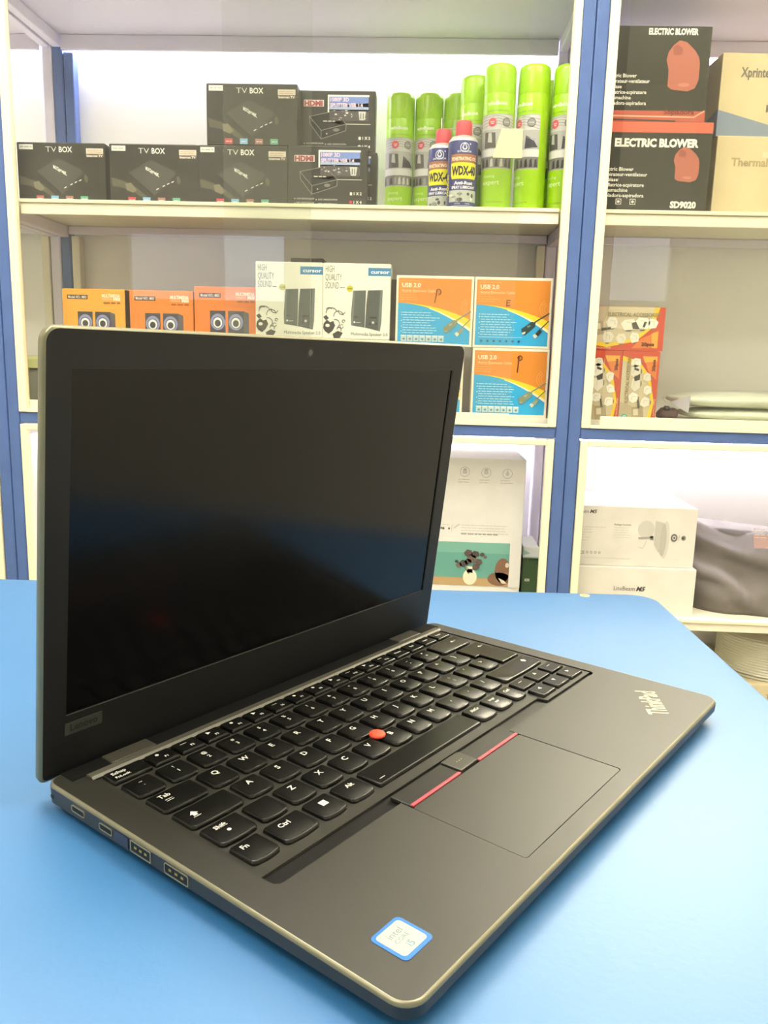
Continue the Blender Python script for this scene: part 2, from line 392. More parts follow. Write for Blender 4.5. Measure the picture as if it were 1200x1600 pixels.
# ---- video splitter boxes
def splitter_box(label, x0, z0, y, dot, w=.166, h=.121):
    r, w, h, fn = carton('video_splitter_box', label, 'box', x0, x0+w, z0, z0+h, y, .046, '#302f29', 'black video splitter boxes on the upper shelf', rough=.35)
    p = Print(w, h, (0, 0, 124, 92))
    p.rect(48, 6, 114, 48, '#e0ddd4', 1); p.rect(50.5, 9, 120, 50, '#302f29', 2)
    p.rect(51, 9, 113, 24, '#6f86c4', 3); p.poly([(51, 24), (113, 18), (113, 30), (51, 30)], '#9fb0d4', 3)
    p.rect(51, 28, 113, 45, '#4f4a4a', 3)
    for i in range(22):
        x = random.uniform(52, 108); y0 = random.uniform(28, 43); p.rect(x, y0, x + random.uniform(1.5, 4), y0 + random.uniform(1, 2.6), random.choice(['#b8aaa0', '#8d7f80', '#d8cfc4', '#6b6470']), 4)
    p.poly([(97, 31), (109, 31), (107, 44), (99, 44)], '#c9c6c0', 5); p.line([(101, 34), (101, 42)], 1.2, '#4a4646', 6); p.line([(105, 34), (105, 42)], 1.2, '#4a4646', 6)
    p.text('1080P 3D', 52, 16, 5.6, '#d9c3dc', 5, width=30, bold=.045); p.text('SPLITTER VER 1.4', 52, 24.5, 5.6, '#dcc4d6', 5, width=52, bold=.045)
    p.rect(10, 14, 42, 24, '#d9c7c4', 2); p.text('HDMI', 11, 23, 7.6, '#a03a3a', 3, width=29, bold=.05)
    # the splitter, drawn in light outline
    top = [(19, 39), (58, 31), (78, 50), (38, 60)]
    p.poly([(19, 39), (58, 31), (78, 50), (77, 60), (38, 73), (20, 50)], '#191815', 2)
    for q in (top + [top[0]], [(19, 39), (20, 50), (38, 73), (38, 60)], [(38, 73), (77, 60), (78, 50)]): p.line(q, .8, '#8d8b80', 3)
    p.poly([(44, 62), (72, 54), (72, 59), (44, 68)], '#2e2d28', 3); p.ell(62, 59, 5, 2.6, '#77756c', 4); p.ell(47, 65, 1, 1, '#c9c6ba', 4)
    p.line([(78, 50), (116, 50)], 1.2, '#b9b6aa', 3); p.micro(41, 46, 60, 1, 3, 1.6, '#c9c6ba', 4, 0)
    p.rect(98, 69, 101.5, 73.5, '#e8e5da', 3); p.text('1 X 2', 104, 73, 4.2, '#e8e5da', 3, bold=.03)
    p.ell(99.5, 84, 2.6, 2.6, dot, 3); p.text('1 X 4', 104, 86, 4.2, '#e8e5da', 3, bold=.03)
    for i, (a, b) in enumerate((('CON AMPLIFICADOR', 'AVEC AMPLIFICATION'), ('MIT VERSTARKER', 'MET VERSTERKING'))):
        p.text(a, 14, 81 + i*6.5, 2.6, '#d9d6ca', 3, width=28); p.text(b, 48, 82 + i*6.5, 2.6, '#d9d6ca', 3, width=30); p.ell(11, 80 + i*6.5, .8, .8, '#d9d6ca', 3); p.ell(45, 81 + i*6.5, .8, .8, '#d9d6ca', 3)
    p.build('front_print', r, fn)
    return r
xe = P(450, 226, 1.80).x
splitter_box('black video splitter box with a red dot, front of the lower pair', xe, ZS1, 1.800, '#b8323a')
splitter_box('black video splitter box hidden behind the lower splitter box', xe+.018, ZS1, 1.850, '#d8d5ca')
splitter_box('black video splitter box stacked above the other splitter boxes', P(465, 144, 1.85).x, ZS1+.1218, 1.851, '#d8d5ca')

# ---- spray cans
def cyl_map(R):
    return lambda a, c, L: ((R + LAY*L) * math.sin(a / R), -(R + LAY*L) * math.cos(a / R), c)
GREEN = mat('#9fce1c', .28, spec=.6); 
def foam_can(label, x, y, rz, H=.285, R=.0325):
    t = tag(empty('foam_cleaner_can', (x, y, ZS1), rz), label, 'spray can', 'tall green foam cleaner cans on the upper shelf')
    hb = H * .80
    o = obj('can_body', lathe_me([(R*.93, 0), (R, .003), (R, hb-.002), (R*.985, hb)], 40), GREEN, t); autosmooth(o)
    hc = H - hb
    o = obj('cap', lathe_me([(R*1.0, hb), (R*1.005, hb+.002), (R*.99, H-.010), (R*.93, H-.003), (R*.80, H)], 40), GREEN, t); autosmooth(o)
    # moulded finger groove of the cap
    p = Print(0, 0); g = mat('#c4e25a', .3)
    for s in (-1, 1): p.line([(s*.011, H-.012), (s*.011, hb+.022), (s*.006, hb+.016)], .0012, g, 1)
    p.build('cap_groove', t, cyl_map(R*.998), .004)
    p = Print(0, 0); hp0, hp1 = H*.285, H*.655
    p.rect(-.062, hp0, .034, hp1, '#a9a8a2', 1, 24)
    # grey photographs of a car interior
    p.rect(-.060, hp1-.030, .034, hp1-.002, '#c3c1bb', 2, 20)
    for i in range(4): p.line([(-.05 + i*.004, hp1-.006-i*.006), (.0, hp1-.004-i*.005), (.033, hp1-.010-i*.006)], .0010, '#8b8a84', 3)
    p.poly([(-.030, hp0+.040), (-.030, hp1-.034), (-.006, hp1-.036), (-.004, hp0+.040)], '#55534e', 2); p.poly([(-.022, hp0+.052), (-.021, hp1-.036), (-.014, hp1-.036), (-.012, hp0+.05)], '#b9b7b0', 3)
    p.poly([(.004, hp0+.040), (.006, hp1-.040), (.022, hp1-.050), (.031, hp0+.042)], '#3f4046', 2); p.poly([(.006, hp1-.042), (.021, hp1-.051), (.028, hp0+.058), (.010, hp0+.060)], '#9a9ca6', 3)
    p.rect(-.055, hp0+.024, .034, hp0+.038, '#d2d0c8', 2, 20)
    p.rect(-.055, hp0+.002, .034, hp0+.023, '#76746e', 2, 20)
    for i in range(8): x0 = -.045 + i*.010; p.poly([(x0, hp0+.003), (x0+.007, hp0+.004), (x0+.005, hp0+.020), (x0+.001, hp0+.017)], random.choice(['#3c3b38', '#bcbab2', '#918f88', '#2e2d2b']), 3)
    p.ell(-.013, hp1-.016, .0085, .0085, '#cf5560', 5); p.text('FOAM', -.013, hp1-.016, .0022, '#f1d9d6', 6, align='C', bold=.03); p.text('TIME', -.013, hp1-.0195, .0022, '#f1d9d6', 6, align='C', bold=.03)
    p.ell(.016, hp1-.016, .0085, .0085, '#5b5a56', 5); p.ell(.016, hp1-.016, .0072, .0072, '#8e8d88', 6); p.text('CLEANER', .016, hp1-.017, .0018, '#cfcec8', 7, align='C', bold=.03)
    p.text('windbose', -.026, H*.715, .0075, '#eef4d8', 2, width=.042, bold=.03)
    p.text('FOAM CLEANING AGENT', -.026, H*.672, .0028, '#6b8a14', 2, width=.046)
    p.text('cleaning', -.030, H*.225, .0055, '#d9ecae', 2, width=.026); p.text('expert', -.030, H*.175, .0095, '#e6f0c4', 2, width=.036)
    p.text('22.5 OZ/650 ML', -.020, H*.05, .0032, '#6b8a14', 2, width=.036)
    p.build('label_print', t, cyl_map(R), .004)
    return t
def can_x(px, Y): return P(px, 300, Y).x
foam_can('tall green foam can behind the sticky note, left of the front pair', can_x(774, 1.825), 1.825, math.radians(-4))
foam_can('tall green foam can half behind the sticky note, its grey photo turned left', can_x(826, 1.825), 1.825, math.radians(-38))
foam_can('tall green foam can against the right frame of the middle cabinet', can_x(879, 1.825), 1.825, math.radians(-30))
foam_can('green foam can in the back row, leftmost beside the black boxes', can_x(623, 2.02), 2.02, math.radians(6))
foam_can('green foam can in the back row, second from the black boxes', can_x(667, 2.02), 2.02, math.radians(-8))
foam_can('green foam can in the back row, mostly hidden behind the red capped cans', can_x(711, 2.02), 2.02, math.radians(10))
foam_can('green foam can just behind the right red capped oil can', can_x(737, 1.90), 1.90, math.radians(-20))
foam_can('green foam can hidden behind the gap of the two tall cans on the right', can_x(850, 1.93), 1.93, math.radians(-60))

def oil_can(label, x, y, rz, H=.176, R=.031):
    t = tag(empty('oil_spray_can', (x, y, ZS1), rz), label, 'spray can', 'blue oil spray cans with red caps')
    NAVY = mat('#3a3f78', .3)
    hb = H * .745
    o = obj('can_body', lathe_me([(R*.94, 0), (R, .003), (R, hb), (R*.985, hb+.002)], 40), NAVY, t); autosmooth(o)
    o = obj('shoulder', lathe_me([(R*.985, hb+.0022), (R*.96, hb+.006), (R*.80, hb+.012), (R*.56, hb+.015)], 36), mat('#dcdad6', .3, .5), t); autosmooth(o)
    o = obj('cap', lathe_me([(R*.55, hb+.0152), (R*.55, H-.004), (R*.50, H-.001), (R*.42, H)], 32), mat('#c8404c', .4), t); autosmooth(o)
    o = obj('straw', lathe_me([(.0012, H+.0002), (.0012, H+.022)], 8), mat('#f0e8e0', .3), t, loc=(-.004, -.006, 0))
    p = Print(0, 0); Z = lambda f: f*H
    p.rect(-.030, Z(.515), .030, Z(.605), '#a86a4a', 1, 20); p.text('PENETRATING OIL', 0, Z(.535), .0065, '#f2e2c8', 2, width=.056, align='C', bold=.03)
    p.poly([(-.026, Z(.330)), (-.029, Z(.37)), (-.029, Z(.505)), (-.020, Z(.512)), (.020, Z(.512)), (.029, Z(.505)), (.029, Z(.37)), (.026, Z(.330))], '#e6dc1e', 2)
    p.text('WDX-40', 0, Z(.375), .0165, '#2b2a34', 3, width=.053, align='C', bold=.05)
    p.text('Anti-Rust', 0, Z(.268), .0062, '#eceaf2', 2, width=.040, align='C', bold=.04); p.text('SPRAY LUBRICANT', 0, Z(.222), .0052, '#eceaf2', 2, width=.052, align='C', bold=.04)
    p.rect(-.032, Z(.075), .032, Z(.205), '#b5b9ae', 2, 20)
    for i in range(10):
        x0 = random.uniform(-.028, .026); z0 = random.uniform(.085, .17); p.ell(x0, Z(z0), random.uniform(.002, .006), random.uniform(.002, .005), random.choice(['#6e736c', '#dcdfd4', '#8c9188', '#474b48']), 3, 9)
    for a in (-.012, .010): p.text('WATER' if a < 0 else 'PAPER', a, Z(.045), .0026, '#d9d8e4', 2, align='C')
    p.line([(-.026, Z(.03)), (.026, Z(.03))], .0008, '#d9d8e4', 2)
    p.ring(0, Z(.675), .0095, .0016, '#d9d8e6', 2); p.poly([(0, Z(.735)), (.0055, Z(.675)), (.003, Z(.65)), (-.003, Z(.65)), (-.0055, Z(.675))], '#d9d8e6', 3); p.poly([(0, Z(.715)), (.003, Z(.675)), (0, Z(.66)), (-.003, Z(.675))], '#3a3f78', 4)
    p.text('EXTERIOR', 0, Z(.622), .0036, '#d9d8e6', 2, width=.030, align='C', bold=.03); p.ell(.0115, Z(.715), .0016, .0016, '#d9d8e6', 2, 10)
    p.text('WDX-40', -.036, Z(.14), .008, '#e6dc1e', 2, rot=90, bold=.03)
    p.build('label_print', t, cyl_map(R), .004)
    return t
oil_can('blue oil spray can with red cap, front one fully in view', can_x(721, 1.815), 1.815, math.radians(4))
oil_can('blue oil spray can with red cap, partly covered by the one to its right', can_x(690, 1.880), 1.880, math.radians(-14))

# ---- the paper note stuck on the glass
nv = [P(x, y, Y0) for x, y in ((784, 201), (817, 201), (815, 247), (770, 246))]; c0 = nv[0]
nm = rings_me([[(v.x-c0.x, 0, v.z-c0.z) for v in nv], [(v.x-c0.x, -.0006, v.z-c0.z) for v in nv]])
tag(obj('sticky_note', nm, mat('#e2d89e', .7), None, loc=(c0.x, Y0+.0003, c0.z)), 'pale yellow paper note stuck on the glass before the green cans', 'note')

# ---- electric blower boxes (right cabinet)
def blower_box(label, x0, x1, z0, z1, y, top, rz=0):
    r, w, h, fn = carton('electric_blower_box', label, 'box', x0, x1, z0, z1, y, .15, '#3b3a31', 'dark blower boxes in the right cabinet', rz, rough=.3)  # base colour lifted to take in the haze of the glass
    p = Print(w, h, (0, 0, 168, 138))
    c = '#d9714c'; t = '#eeeade'
    if top:
        p.rect(0, 122, 168, 138, '#b5553c', 1); p.line([(0, 130), (150, 131), (166, 122)], 2.2, '#e2a48a', 2); p.line([(0, 135), (120, 137)], 2, '#3b3a33', 2)
        p.text('ELECTRIC BLOWER', 66, 12, 8.5, t, 2, width=80, bold=.05, part='title_lettering'); cx, cy, k = 124, 58, 1.18; y1 = 72
        p.text('Sopladora', 100, 127, 7, '#7c3020', 3, width=50, bold=.03, part='band_lettering')
    else:
        p.rect(0, 0, 168, 16, '#d2654a', 1); p.text('ELECTRIC BLOWER', 20, 37, 11.5, t, 2, width=128, bold=.055, part='title_lettering'); cx, cy, k = 131, 64, .86; y1 = 72
        p.text('SD9020', 112, 129, 9.5, t, 2, width=40, bold=.05, part='model_number')
        for i in range(3):
            x = 4 + i*22; p.ring(x+6, 121, 6.2, 1.2, t, 2, n=4, a0=45, a1=405); p.ell(x+6, 121, 2.2, 2.2, t, 2, 8)
    sh = [(-14, -26), (-6, -32), (4, -30), (16, -20), (22, -12), (24, -4), (24, 16), (20, 26), (10, 30), (-12, 28), (-18, 24), (-18, 4), (-22, -8), (-20, -18)]
    p.poly([(cx + a*k, cy + b*k) for a, b in sh], '#ad6350', 2)
    p.poly([(cx - 8*k + a*.3*k, cy - 20*k + b*.2*k) for a, b in sh], '#96503f', 3); p.ell(cx+4*k, cy+22*k, 8*k, 2.6*k, '#bd7a64', 3)
    for i, s in enumerate(('Electric Blower', 'Aspirateur-ventilateur', 'Geblase', 'Soffiatrice-acpiratore', 'Blaasmachine', 'Sopladora-aspiradora')):
        p.text(s, 4, y1 + 2 + i*8.0, 5.4, t, 2, bold=.02)
    p.build('front_print', r, fn)
    bandm = mat('#b5553c' if top else '#d2654a', .4)
    return r
bx0 = P(943, 250, 1.80).x - .006; bx1 = P(1110, 250, 1.80).x
blower_box('dark electric blower box with red top band, lower of the two', bx0, bx1, ZS1, 1.449, 1.80, False)
blower_box('dark electric blower box in shrink wrap, stacked on the lower one', bx0-.003, P(1113, 60, 1.80).x, 1.450, 1.628, 1.802, True)
# ---- brown printer cartons
KRAFT = '#cdbb92'
def printer_carton(label, x0, z0, z1, y, top):
    r, w, h, fn = carton('printer_carton', label, 'box', x0, x0+.30, z0, z1, y, .20, KRAFT, 'brown printer cartons in the right cabinet', rz=math.radians(2), rough=.75)
    p = Print(w, h, (0, 0, 220, 118))
    if top:
        p.text('Xprinter', 29, 33, 13, '#6f6a5c', 2, width=49, bold=.03); p.text('M', 72, 82, 10, '#6f6a5c', 2, bold=.03); p.text('odel', 82, 82, 10, '#6f6a5c', 2)
        p.poly([(0, 80), (110, 108), (220, 80), (220, 118), (0, 118)], '#7d8896', 1)
    else:
        p.text('Thermal Receipt Printer', 24, 43, 11.5, '#a4936c', 2, bold=.03); p.rect(70, 22, 86, 30, '#d8c9a4', 2)
    p.build('front_print', r, fn)
    if top:
        p = Print(.2, h, (0, 0, 100, 118)); p.poly([(0, 118), (0, 100), (100, 78), (100, 118)], '#7d8896', 1); p.build('side_print', r, lambda a, c, L: (-w/2 - LAY*L, -(a - .1), c))
    return r
printer_carton('brown printer carton with a blue lower band, upper of the two', P(1120, 150, 1.84).x, 1.4320, 1.592, 1.84, True)
printer_carton('plain brown thermal printer carton standing on the upper shelf', P(1112, 270, 1.83).x, ZS1, 1.4310, 1.83, False)

# ================================================================== MIDDLE SHELF
def speaker_box(label, x0, z0, h, y, color, rz, w=.146):
    r, w, h, fn = carton('orange_speaker_box', label, 'box', x0, x0+w, z0, z0+h, y, .10, color, 'orange multimedia speaker boxes', rz, rough=.45)
    p = Print(w, h, (0, 0, 100, 88))
    p.rect(8, 9, 41, 15.5, '#4a3020', 1); p.text('Model NO.: M03', 10, 14.2, 4.0, '#eadfce', 2, width=29, bold=.02)
    p.text('MULTIMEDIA', 64, 12, 4.6, '#f6e6c4', 2, width=29, bold=.05); p.text('SPEAKER', 64, 16.5, 3.2, '#f2d4a4', 2, width=16); p.text('M03', 82, 16.8, 4.2, '#fff2dc', 2, width=11, bold=.05)
    p.micro(66, 20.5, 93, 1, 4, 2.4, '#a05a20', 2, 0)
    for k, x in enumerate((24, 52)):
        p.rect(x, 34, x+24, 74, '#3f3a40', 1)
        if k: p.poly([(x+24, 34), (x+32, 37), (x+32, 72), (x+24, 74)], '#5b5458', 1)
        for rr, c, L in ((11, '#8b8fb8', 2), (8, '#4c4f72', 3), (7, '#f2efe8', 4), (4.6, '#3b3a3e', 5)): p.ell(x+12, 50 + (11-rr)*.3, rr, rr*1.08, c, L)
    p.build('front_print', r, fn)
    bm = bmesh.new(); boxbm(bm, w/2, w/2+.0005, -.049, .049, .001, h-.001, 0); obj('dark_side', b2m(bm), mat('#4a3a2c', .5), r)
    return r
xo = [P(97, 452, 1.83).x, P(202, 455, 1.83).x, P(303, 448, 1.82).x]
for i, (lo, up) in enumerate((('orange speaker box at the bottom left, under the yellow-orange one', 'yellow-orange speaker box, leftmost on top of its stack'), ('orange speaker box at the bottom of the second stack', 'orange speaker box on top of the second stack, between two others'), ('orange speaker box at the bottom of the third stack', 'red-orange speaker box next to the white speaker boxes, standing highest'))):
    h = (.126, .126, .131)[i]; c = ('#f2a534', '#e8822a', '#e67a26')[i]; y = (1.83, 1.83, 1.82)[i]; rz = (-.05, -.02, 0)[i]
    speaker_box(lo, xo[i], ZS2, h, y, '#e8822a', rz, .144); speaker_box(up, xo[i], ZS2+h+.0007, h, y, c, rz, .144)

def white_box(label, x0, z0, y, w=.1455, h=.1575):
    r, w, h, fn = carton('white_speaker_box', label, 'box', x0, x0+w, z0, z0+h, y, .11, '#ece9da', 'white boxes of black desktop speakers', rough=.45)
    p = Print(w, h, (0, 0, 105, 115)); k = '#38352e'
    for i, s in enumerate(('HIGH', 'QUALITY', 'SOUND')): p.text(s, 4, 13.5 + i*12.5, 10, k, 2, width=(13.5, 25, 21)[i], bold=-.012)
    p.micro(27, 37, 34, 1, 4, 1, k, 2, 0)
    p.rect(70, 6, 105, 18, '#2f7fb0', 1); p.text('cursor', 74, 14.6, 5.4, '#e6eef4', 2, width=29, bold=.03)
    p.ell(42, 38, 5, 5, '#c9c02a', 2); p.text('NEW', 42, 39.2, 2.2, '#6a6410', 3, align='C', bold=.03)
    p.poly([(47, 41), (67, 40), (66, 97), (45, 94), (44.5, 78)], '#4f5650', 2); p.poly([(70, 40), (93, 39), (92, 88), (90, 102), (66.5, 97), (68, 62)], '#474d48', 2)
    p.poly([(89, 39.5), (93, 39), (92, 88), (90, 101), (87, 100)], '#6a726b', 3); p.poly([(47, 41), (50, 41), (48, 94), (45, 94)], '#6d746e', 3)
    p.poly([(73, 80), (85, 80), (84, 83), (74, 83)], '#20231f', 4); p.ell(79, 89, 2, 2, '#c4c7c0', 4, 12); p.ell(74, 91, 1.3, 2, '#20231f', 4, 10); p.ell(84, 91, 1.3, 2, '#20231f', 4, 10)
    p.ell(50, 89, 1.6, 1.6, '#e6e8e2', 4, 10); p.text('cursor', 52.5, 90, 1.9, '#dfe1db', 4, bold=.02); p.ell(52, 81, 4, 1.4, '#343832', 4)
    p.text('Multimedia Speaker 2.0', 45, 109.5, 5.0, '#6b6860', 2, width=57)
    # ink splash and curls
    ink = [(2, 92), (7, 86), (12, 90), (17, 88), (20, 95), (16, 103), (10, 108), (4, 104), (1, 99)]
    p.poly(ink, k, 2); p.ell(8, 95, 3.4, 2.6, '#ece9da', 3, 12)
    p.poly([(16, 108), (24, 103), (32, 106), (27, 114), (18, 115)], k, 2); p.poly([(1, 82), (6, 79), (10, 84), (5, 87)], k, 2)
    for (cx, cy, rr, a0, a1) in ((14, 76, 9, 180, 340), (25, 80, 8, 170, 350), (30, 72, 6, 20, 190), (20, 92, 7, 250, 420), (30, 96, 3.2, 0, 320), (33, 88, 2.6, 60, 380), (10, 72, 5, 200, 330), (26, 101, 4, 180, 400)):
        p.ring(cx, cy, rr, 1.0, k, 3, 16, None, a0, a1)
    p.build('front_print', r, fn)
    return r
xw = [P(399, 408, 1.80).x, P(505, 407, 1.80).x]
for i in range(2):
    white_box(('white speaker box at the bottom of the left white stack', 'white speaker box at the bottom of the right white stack')[i], xw[i], ZS2, 1.80)
    white_box(('white speaker box on top, next to the orange boxes', 'white speaker box on top, next to the blue and orange cable boxes')[i], xw[i], ZS2+.1583, 1.80)
r, _, _, _ = carton('dark_carton', 'dark carton standing behind the left white speaker box', 'box', P(455, 403, 1.92).x, P(506, 403, 1.92).x, ZS2, P(470, 404, 1.92).z, 1.915, .09, '#3a352f', rough=.6)
r, _, _, _ = carton('dark_carton', 'narrow dark brown carton between white speaker box and cable box', 'box', P(606, 440, 1.84).x, P(640, 440, 1.84).x, ZS2, P(612, 437, 1.84).z, 1.84, .12, '#4b413a', rough=.6)
# cable boxes
def cable_box(label, x0, z0, y, mark, dark, h=.1465, w=.1655):
    r, w, h, fn = carton('cable_box', label, 'box', x0, x0+w, z0, z0+h, y, .055, '#eae2cc', 'orange and blue extension cable boxes', rough=.4)
    p = Print(w, h, (0, 0, 122, 111))
    p.rect(3.5, 4, 118, 107, '#2aa3d6', 1)
    arc = lambda off, pw: [(3.5 + 114.5*i/14, 43 + off*(i/14)**1.4 + pw*34*(i/14)**2) for i in range(15)]
    p.poly([(3.5, 4), (118, 4)] + arc(0, .72)[::-1], '#d8872c', 2)
    a, b = arc(0, .72), arc(4, 1.0); p.poly(a + b[::-1], '#f2cf2a', 3)
    p.poly(arc(4, 1.0)[6:] + arc(5, 1.12)[6:][::-1], '#efe8c8', 3)
    for i in range(9): p.micro(6, 8 + i*3.7, 48 - i*1.5, 1, 3.2, 1.1, '#e6a352', 3, .4)
    p.text('USB 2.0', 9, 18, 6.3, '#f6ead2', 4, width=29, bold=.02); p.text('Active Extension Cable', 9, 25.5, 4.2, '#f0d2a2', 4, width=54)
    for rr in (8, 11.5, 15): p.ring(118, 48, rr, 1.0, '#e6a24c', 4, 16, None, 120, 240)
    for i in range(5): p.ell(9.5, (58, 62, 71, 80, 88)[i], .8, .8, '#e8f3f6', 4, 8)
    p.micro(11.5, 58, 70, 9, 4.0, 1.3, '#a8dcee', 4, .3)
    dk = '#1f3d3c' if dark else '#7d8a70'; dk2 = '#26302c' if dark else '#8f9a84'
    p.line([(95, 70), (118, 55)], 2.0, dk, 5); p.line([(104, 82), (118, 67)], 1.6, dk, 5)
    p.poly([(76, 80), (92, 68), (98, 70), (97, 76), (82, 90), (77, 87)], dk, 6); p.poly([(77, 86), (83, 84), (82, 88), (78, 89)], '#c9cfc0' if dark else dk2, 7); p.text('Zet', 86, 78, 2.6, '#d5dccf', 7, rot=35)
    p.poly([(98, 88), (104, 80), (109, 83), (103, 91)], dk2, 6); p.poly([(94, 90), (98, 87), (102, 91), (98, 95)], '#cfd4bd', 6)
    if dark: p.line([(9, 94), (78, 94)], .8, '#a8dcee', 4)
    for i in range(7):
        x = 9 + i*9.9
        if not dark: p.rect(x, 94, x+8.8, 104, '#b9d3d6', 4); p.rect(x, 94, x+8.8, 96, '#d5e4e4', 5)
        p.poly([(x+2, 100), (x+5, 98), (x+7, 100), (x+5, 102.5)], '#14607c' if dark else '#6f8a8c', 6)
    mk = '#5a2c14'
    if mark == 'P': p.line([(61, 42), (63, 30), (64, 22)], 1.3, mk, 8); p.ring(66.5, 25, 4.2, 1.2, mk, 8, 14, 5, 190, 450)
    if mark == 'E': p.line([(57, 35.5), (51, 35.5), (51, 44), (56.5, 43)], 1.2, mk, 8); p.line([(51, 39.5), (55.5, 39)], 1.1, mk, 8)
    if mark == 'B': p.line([(72, 38), (73, 24), (73.5, 13)], 1.8, mk, 8); p.ring(75, 15, 4.2, 1.6, mk, 8, 14, 4.4, 170, 460)
    p.build('front_print', r, fn)
    return r
cable_box('blue and orange cable box at the lower left, mostly behind the laptop screen', P(606, 545, 1.80).x, ZS2, 1.80, '', False)
cable_box('blue and orange cable box at the lower right with a big handwritten P', P(739, 545, 1.80).x, ZS2, 1.80, 'B', False)
cable_box('blue and orange cable box at the upper left with a thin handwritten P', P(620, 430, 1.80).x, ZS2+.1473, 1.80, 'P', False)
cable_box('blue and orange cable box at the upper right with a handwritten E and dark plug', P(745, 430, 1.80).x-.003, ZS2+.1473, 1.80, 'E', True)
# small bottle at the left end
t = tag(empty('spray_bottle', (P(50, 600, 1.86).x, 1.86, ZS2)), 'small grey bottle with pale green cap by the left cabinet frame', 'bottle')
hz = P(50, 556, 1.86).z - ZS2
o = obj('bottle_body', lathe_me([(.026, 0), (.028, .004), (.028, hz*.55), (.022, hz*.68), (.014, hz*.74)], 28), mat('#6f7468', .45), t); autosmooth(o)
o = obj('cap', lathe_me([(.030, hz*.742), (.031, hz*.75), (.031, hz*.93), (.024, hz)], 28), mat('#cdd28c', .5), t); autosmooth(o)

# ---- electrical accessory boxes (right cabinet)
def accessory_print(p, flip):
    "authored in a 112 x 60 landscape; flip turns it upright"
    def q(pts): return pts if not flip else [(y, 112 - x) for x, y in pts]
    def poly(pts, c, L): p.poly(q(pts), c, L)
    poly([(0, 0), (112, 0), (112, 60), (0, 60)], '#cbbd9c', 1)
    poly([(0, 0), (30, 0), (24, 20), (0, 26)], '#b9aa8c', 2)
    poly([(0, 50), (30, 55), (70, 46), (94, 26), (104, 0), (112, 0), (112, 60), (0, 60)], '#c54a30', 2)
    poly([(0, 46), (30, 51), (68, 43), (90, 25), (97, 0), (104, 0), (96, 27), (72, 47), (30, 56), (0, 52)], '#e9c52e', 3)
    poly([(78, 44), (104, 32), (104, 56), (66, 57)], '#d97a3a', 3); poly([(94, 36), (104, 32), (104, 56), (96, 56)], '#e3a83e', 4)
    for cx, cy, a, b in ((36, 22, 9, 8), (60, 24, 13, 8), (80, 22, 12, 9), (94, 22, 8, 8), (30, 42, 9, 8), (50, 44, 8, 7), (70, 42, 8, 7)):
        j = lambda q: q * random.uniform(.75, 1.15)
        poly([(cx-j(a), cy-b*.1), (cx-a*.5, cy-j(b)), (cx+a*.5, cy-j(b)*.9), (cx+j(a), cy-b*.2), (cx+a*.7, cy+j(b)*.8), (cx-a*.5, cy+j(b))], random.choice(['#e6e0cf', '#dcd5c2', '#eee9da']), 5); p.line(q([(cx-a*.3, cy-b*.4), (cx+a*.3, cy-b*.3), (cx+a*.35, cy+b*.4)]), .5, '#b5ac96', 6)
        poly([(cx-a*.4, cy+b), (cx+a*.4, cy+b), (cx+a*.2, cy+b*1.2), (cx-a*.2, cy+b*1.2)], '#7b7568', 5)
    poly([(0, 22), (22, 20), (24, 38), (0, 42)], '#a99a7a', 4); poly([(8, 24), (18, 23), (19, 31), (9, 32)], '#d8cfb6', 5)
    poly([(64, 22), (70, 20), (76, 30), (66, 30)], '#4a463e', 6); poly([(82, 20), (86, 20), (83, 28), (80, 27)], '#4a463e', 6); poly([(20, 30), (34, 28), (34, 31), (20, 34)], '#5b564a', 6)
    c = q([(5, 9)])[0]; p.ell(c[0], c[1], 5.4, 5.4, '#2f9f92', 6); 
    a = q([(1.8, 12)])[0]; p.text('AD', a[0], a[1], 5, '#dfe8dc', 7, rot=90 if flip else 0, width=6.5, bold=.03)
    a = q([(28, 13)])[0]; p.text('ELECTRICAL ACCESSORIES', a[0], a[1], 5.2, '#8a7a52', 7, rot=90 if flip else 0, width=76, bold=.02)
    a = q([(80, 53)])[0]; p.text('20pcs', a[0], a[1], 4.6, '#5a2416', 7, rot=90 if flip else 0, width=19, bold=.04)
    a = q([(2, 58)])[0]; p.text('BEST ELECTRICAL SUPPLIER', a[0], a[1], 2.2, '#eed7b8', 7, rot=90 if flip else 0, width=34)
def accessory_box(label, x0, x1, z0, z1, y, flip):
    r, w, h, fn = carton('electrical_accessory_box', label, 'box', x0, x1, z0, z1, y, .10, '#c04a34', 'red and white electrical accessory boxes', rough=.4)
    p = Print(w, h, (0, 0, 60, 112) if flip else (0, 0, 112, 60)); accessory_print(p, flip); p.build('front_print', r, fn); return r
za = ZS2 + .148
ax = [P(916, 600, 1.80).x, P(970, 600, 1.80).x, P(1030, 600, 1.80).x]
accessory_box('red and white accessory box standing upright behind the cabinet frame', ax[1]-.0795, ax[1]-.001, ZS2, za, 1.80, True)
accessory_box('red and white accessory box standing upright with its text running sideways, right one', ax[1], ax[1]+.0785, ZS2, za, 1.80, True)
accessory_box('red and white accessory box lying across the two upright ones', ax[1]-.0795, ax[1]+.082, za+.0008, P(1000, 480, 1.80).z, 1.80, False)

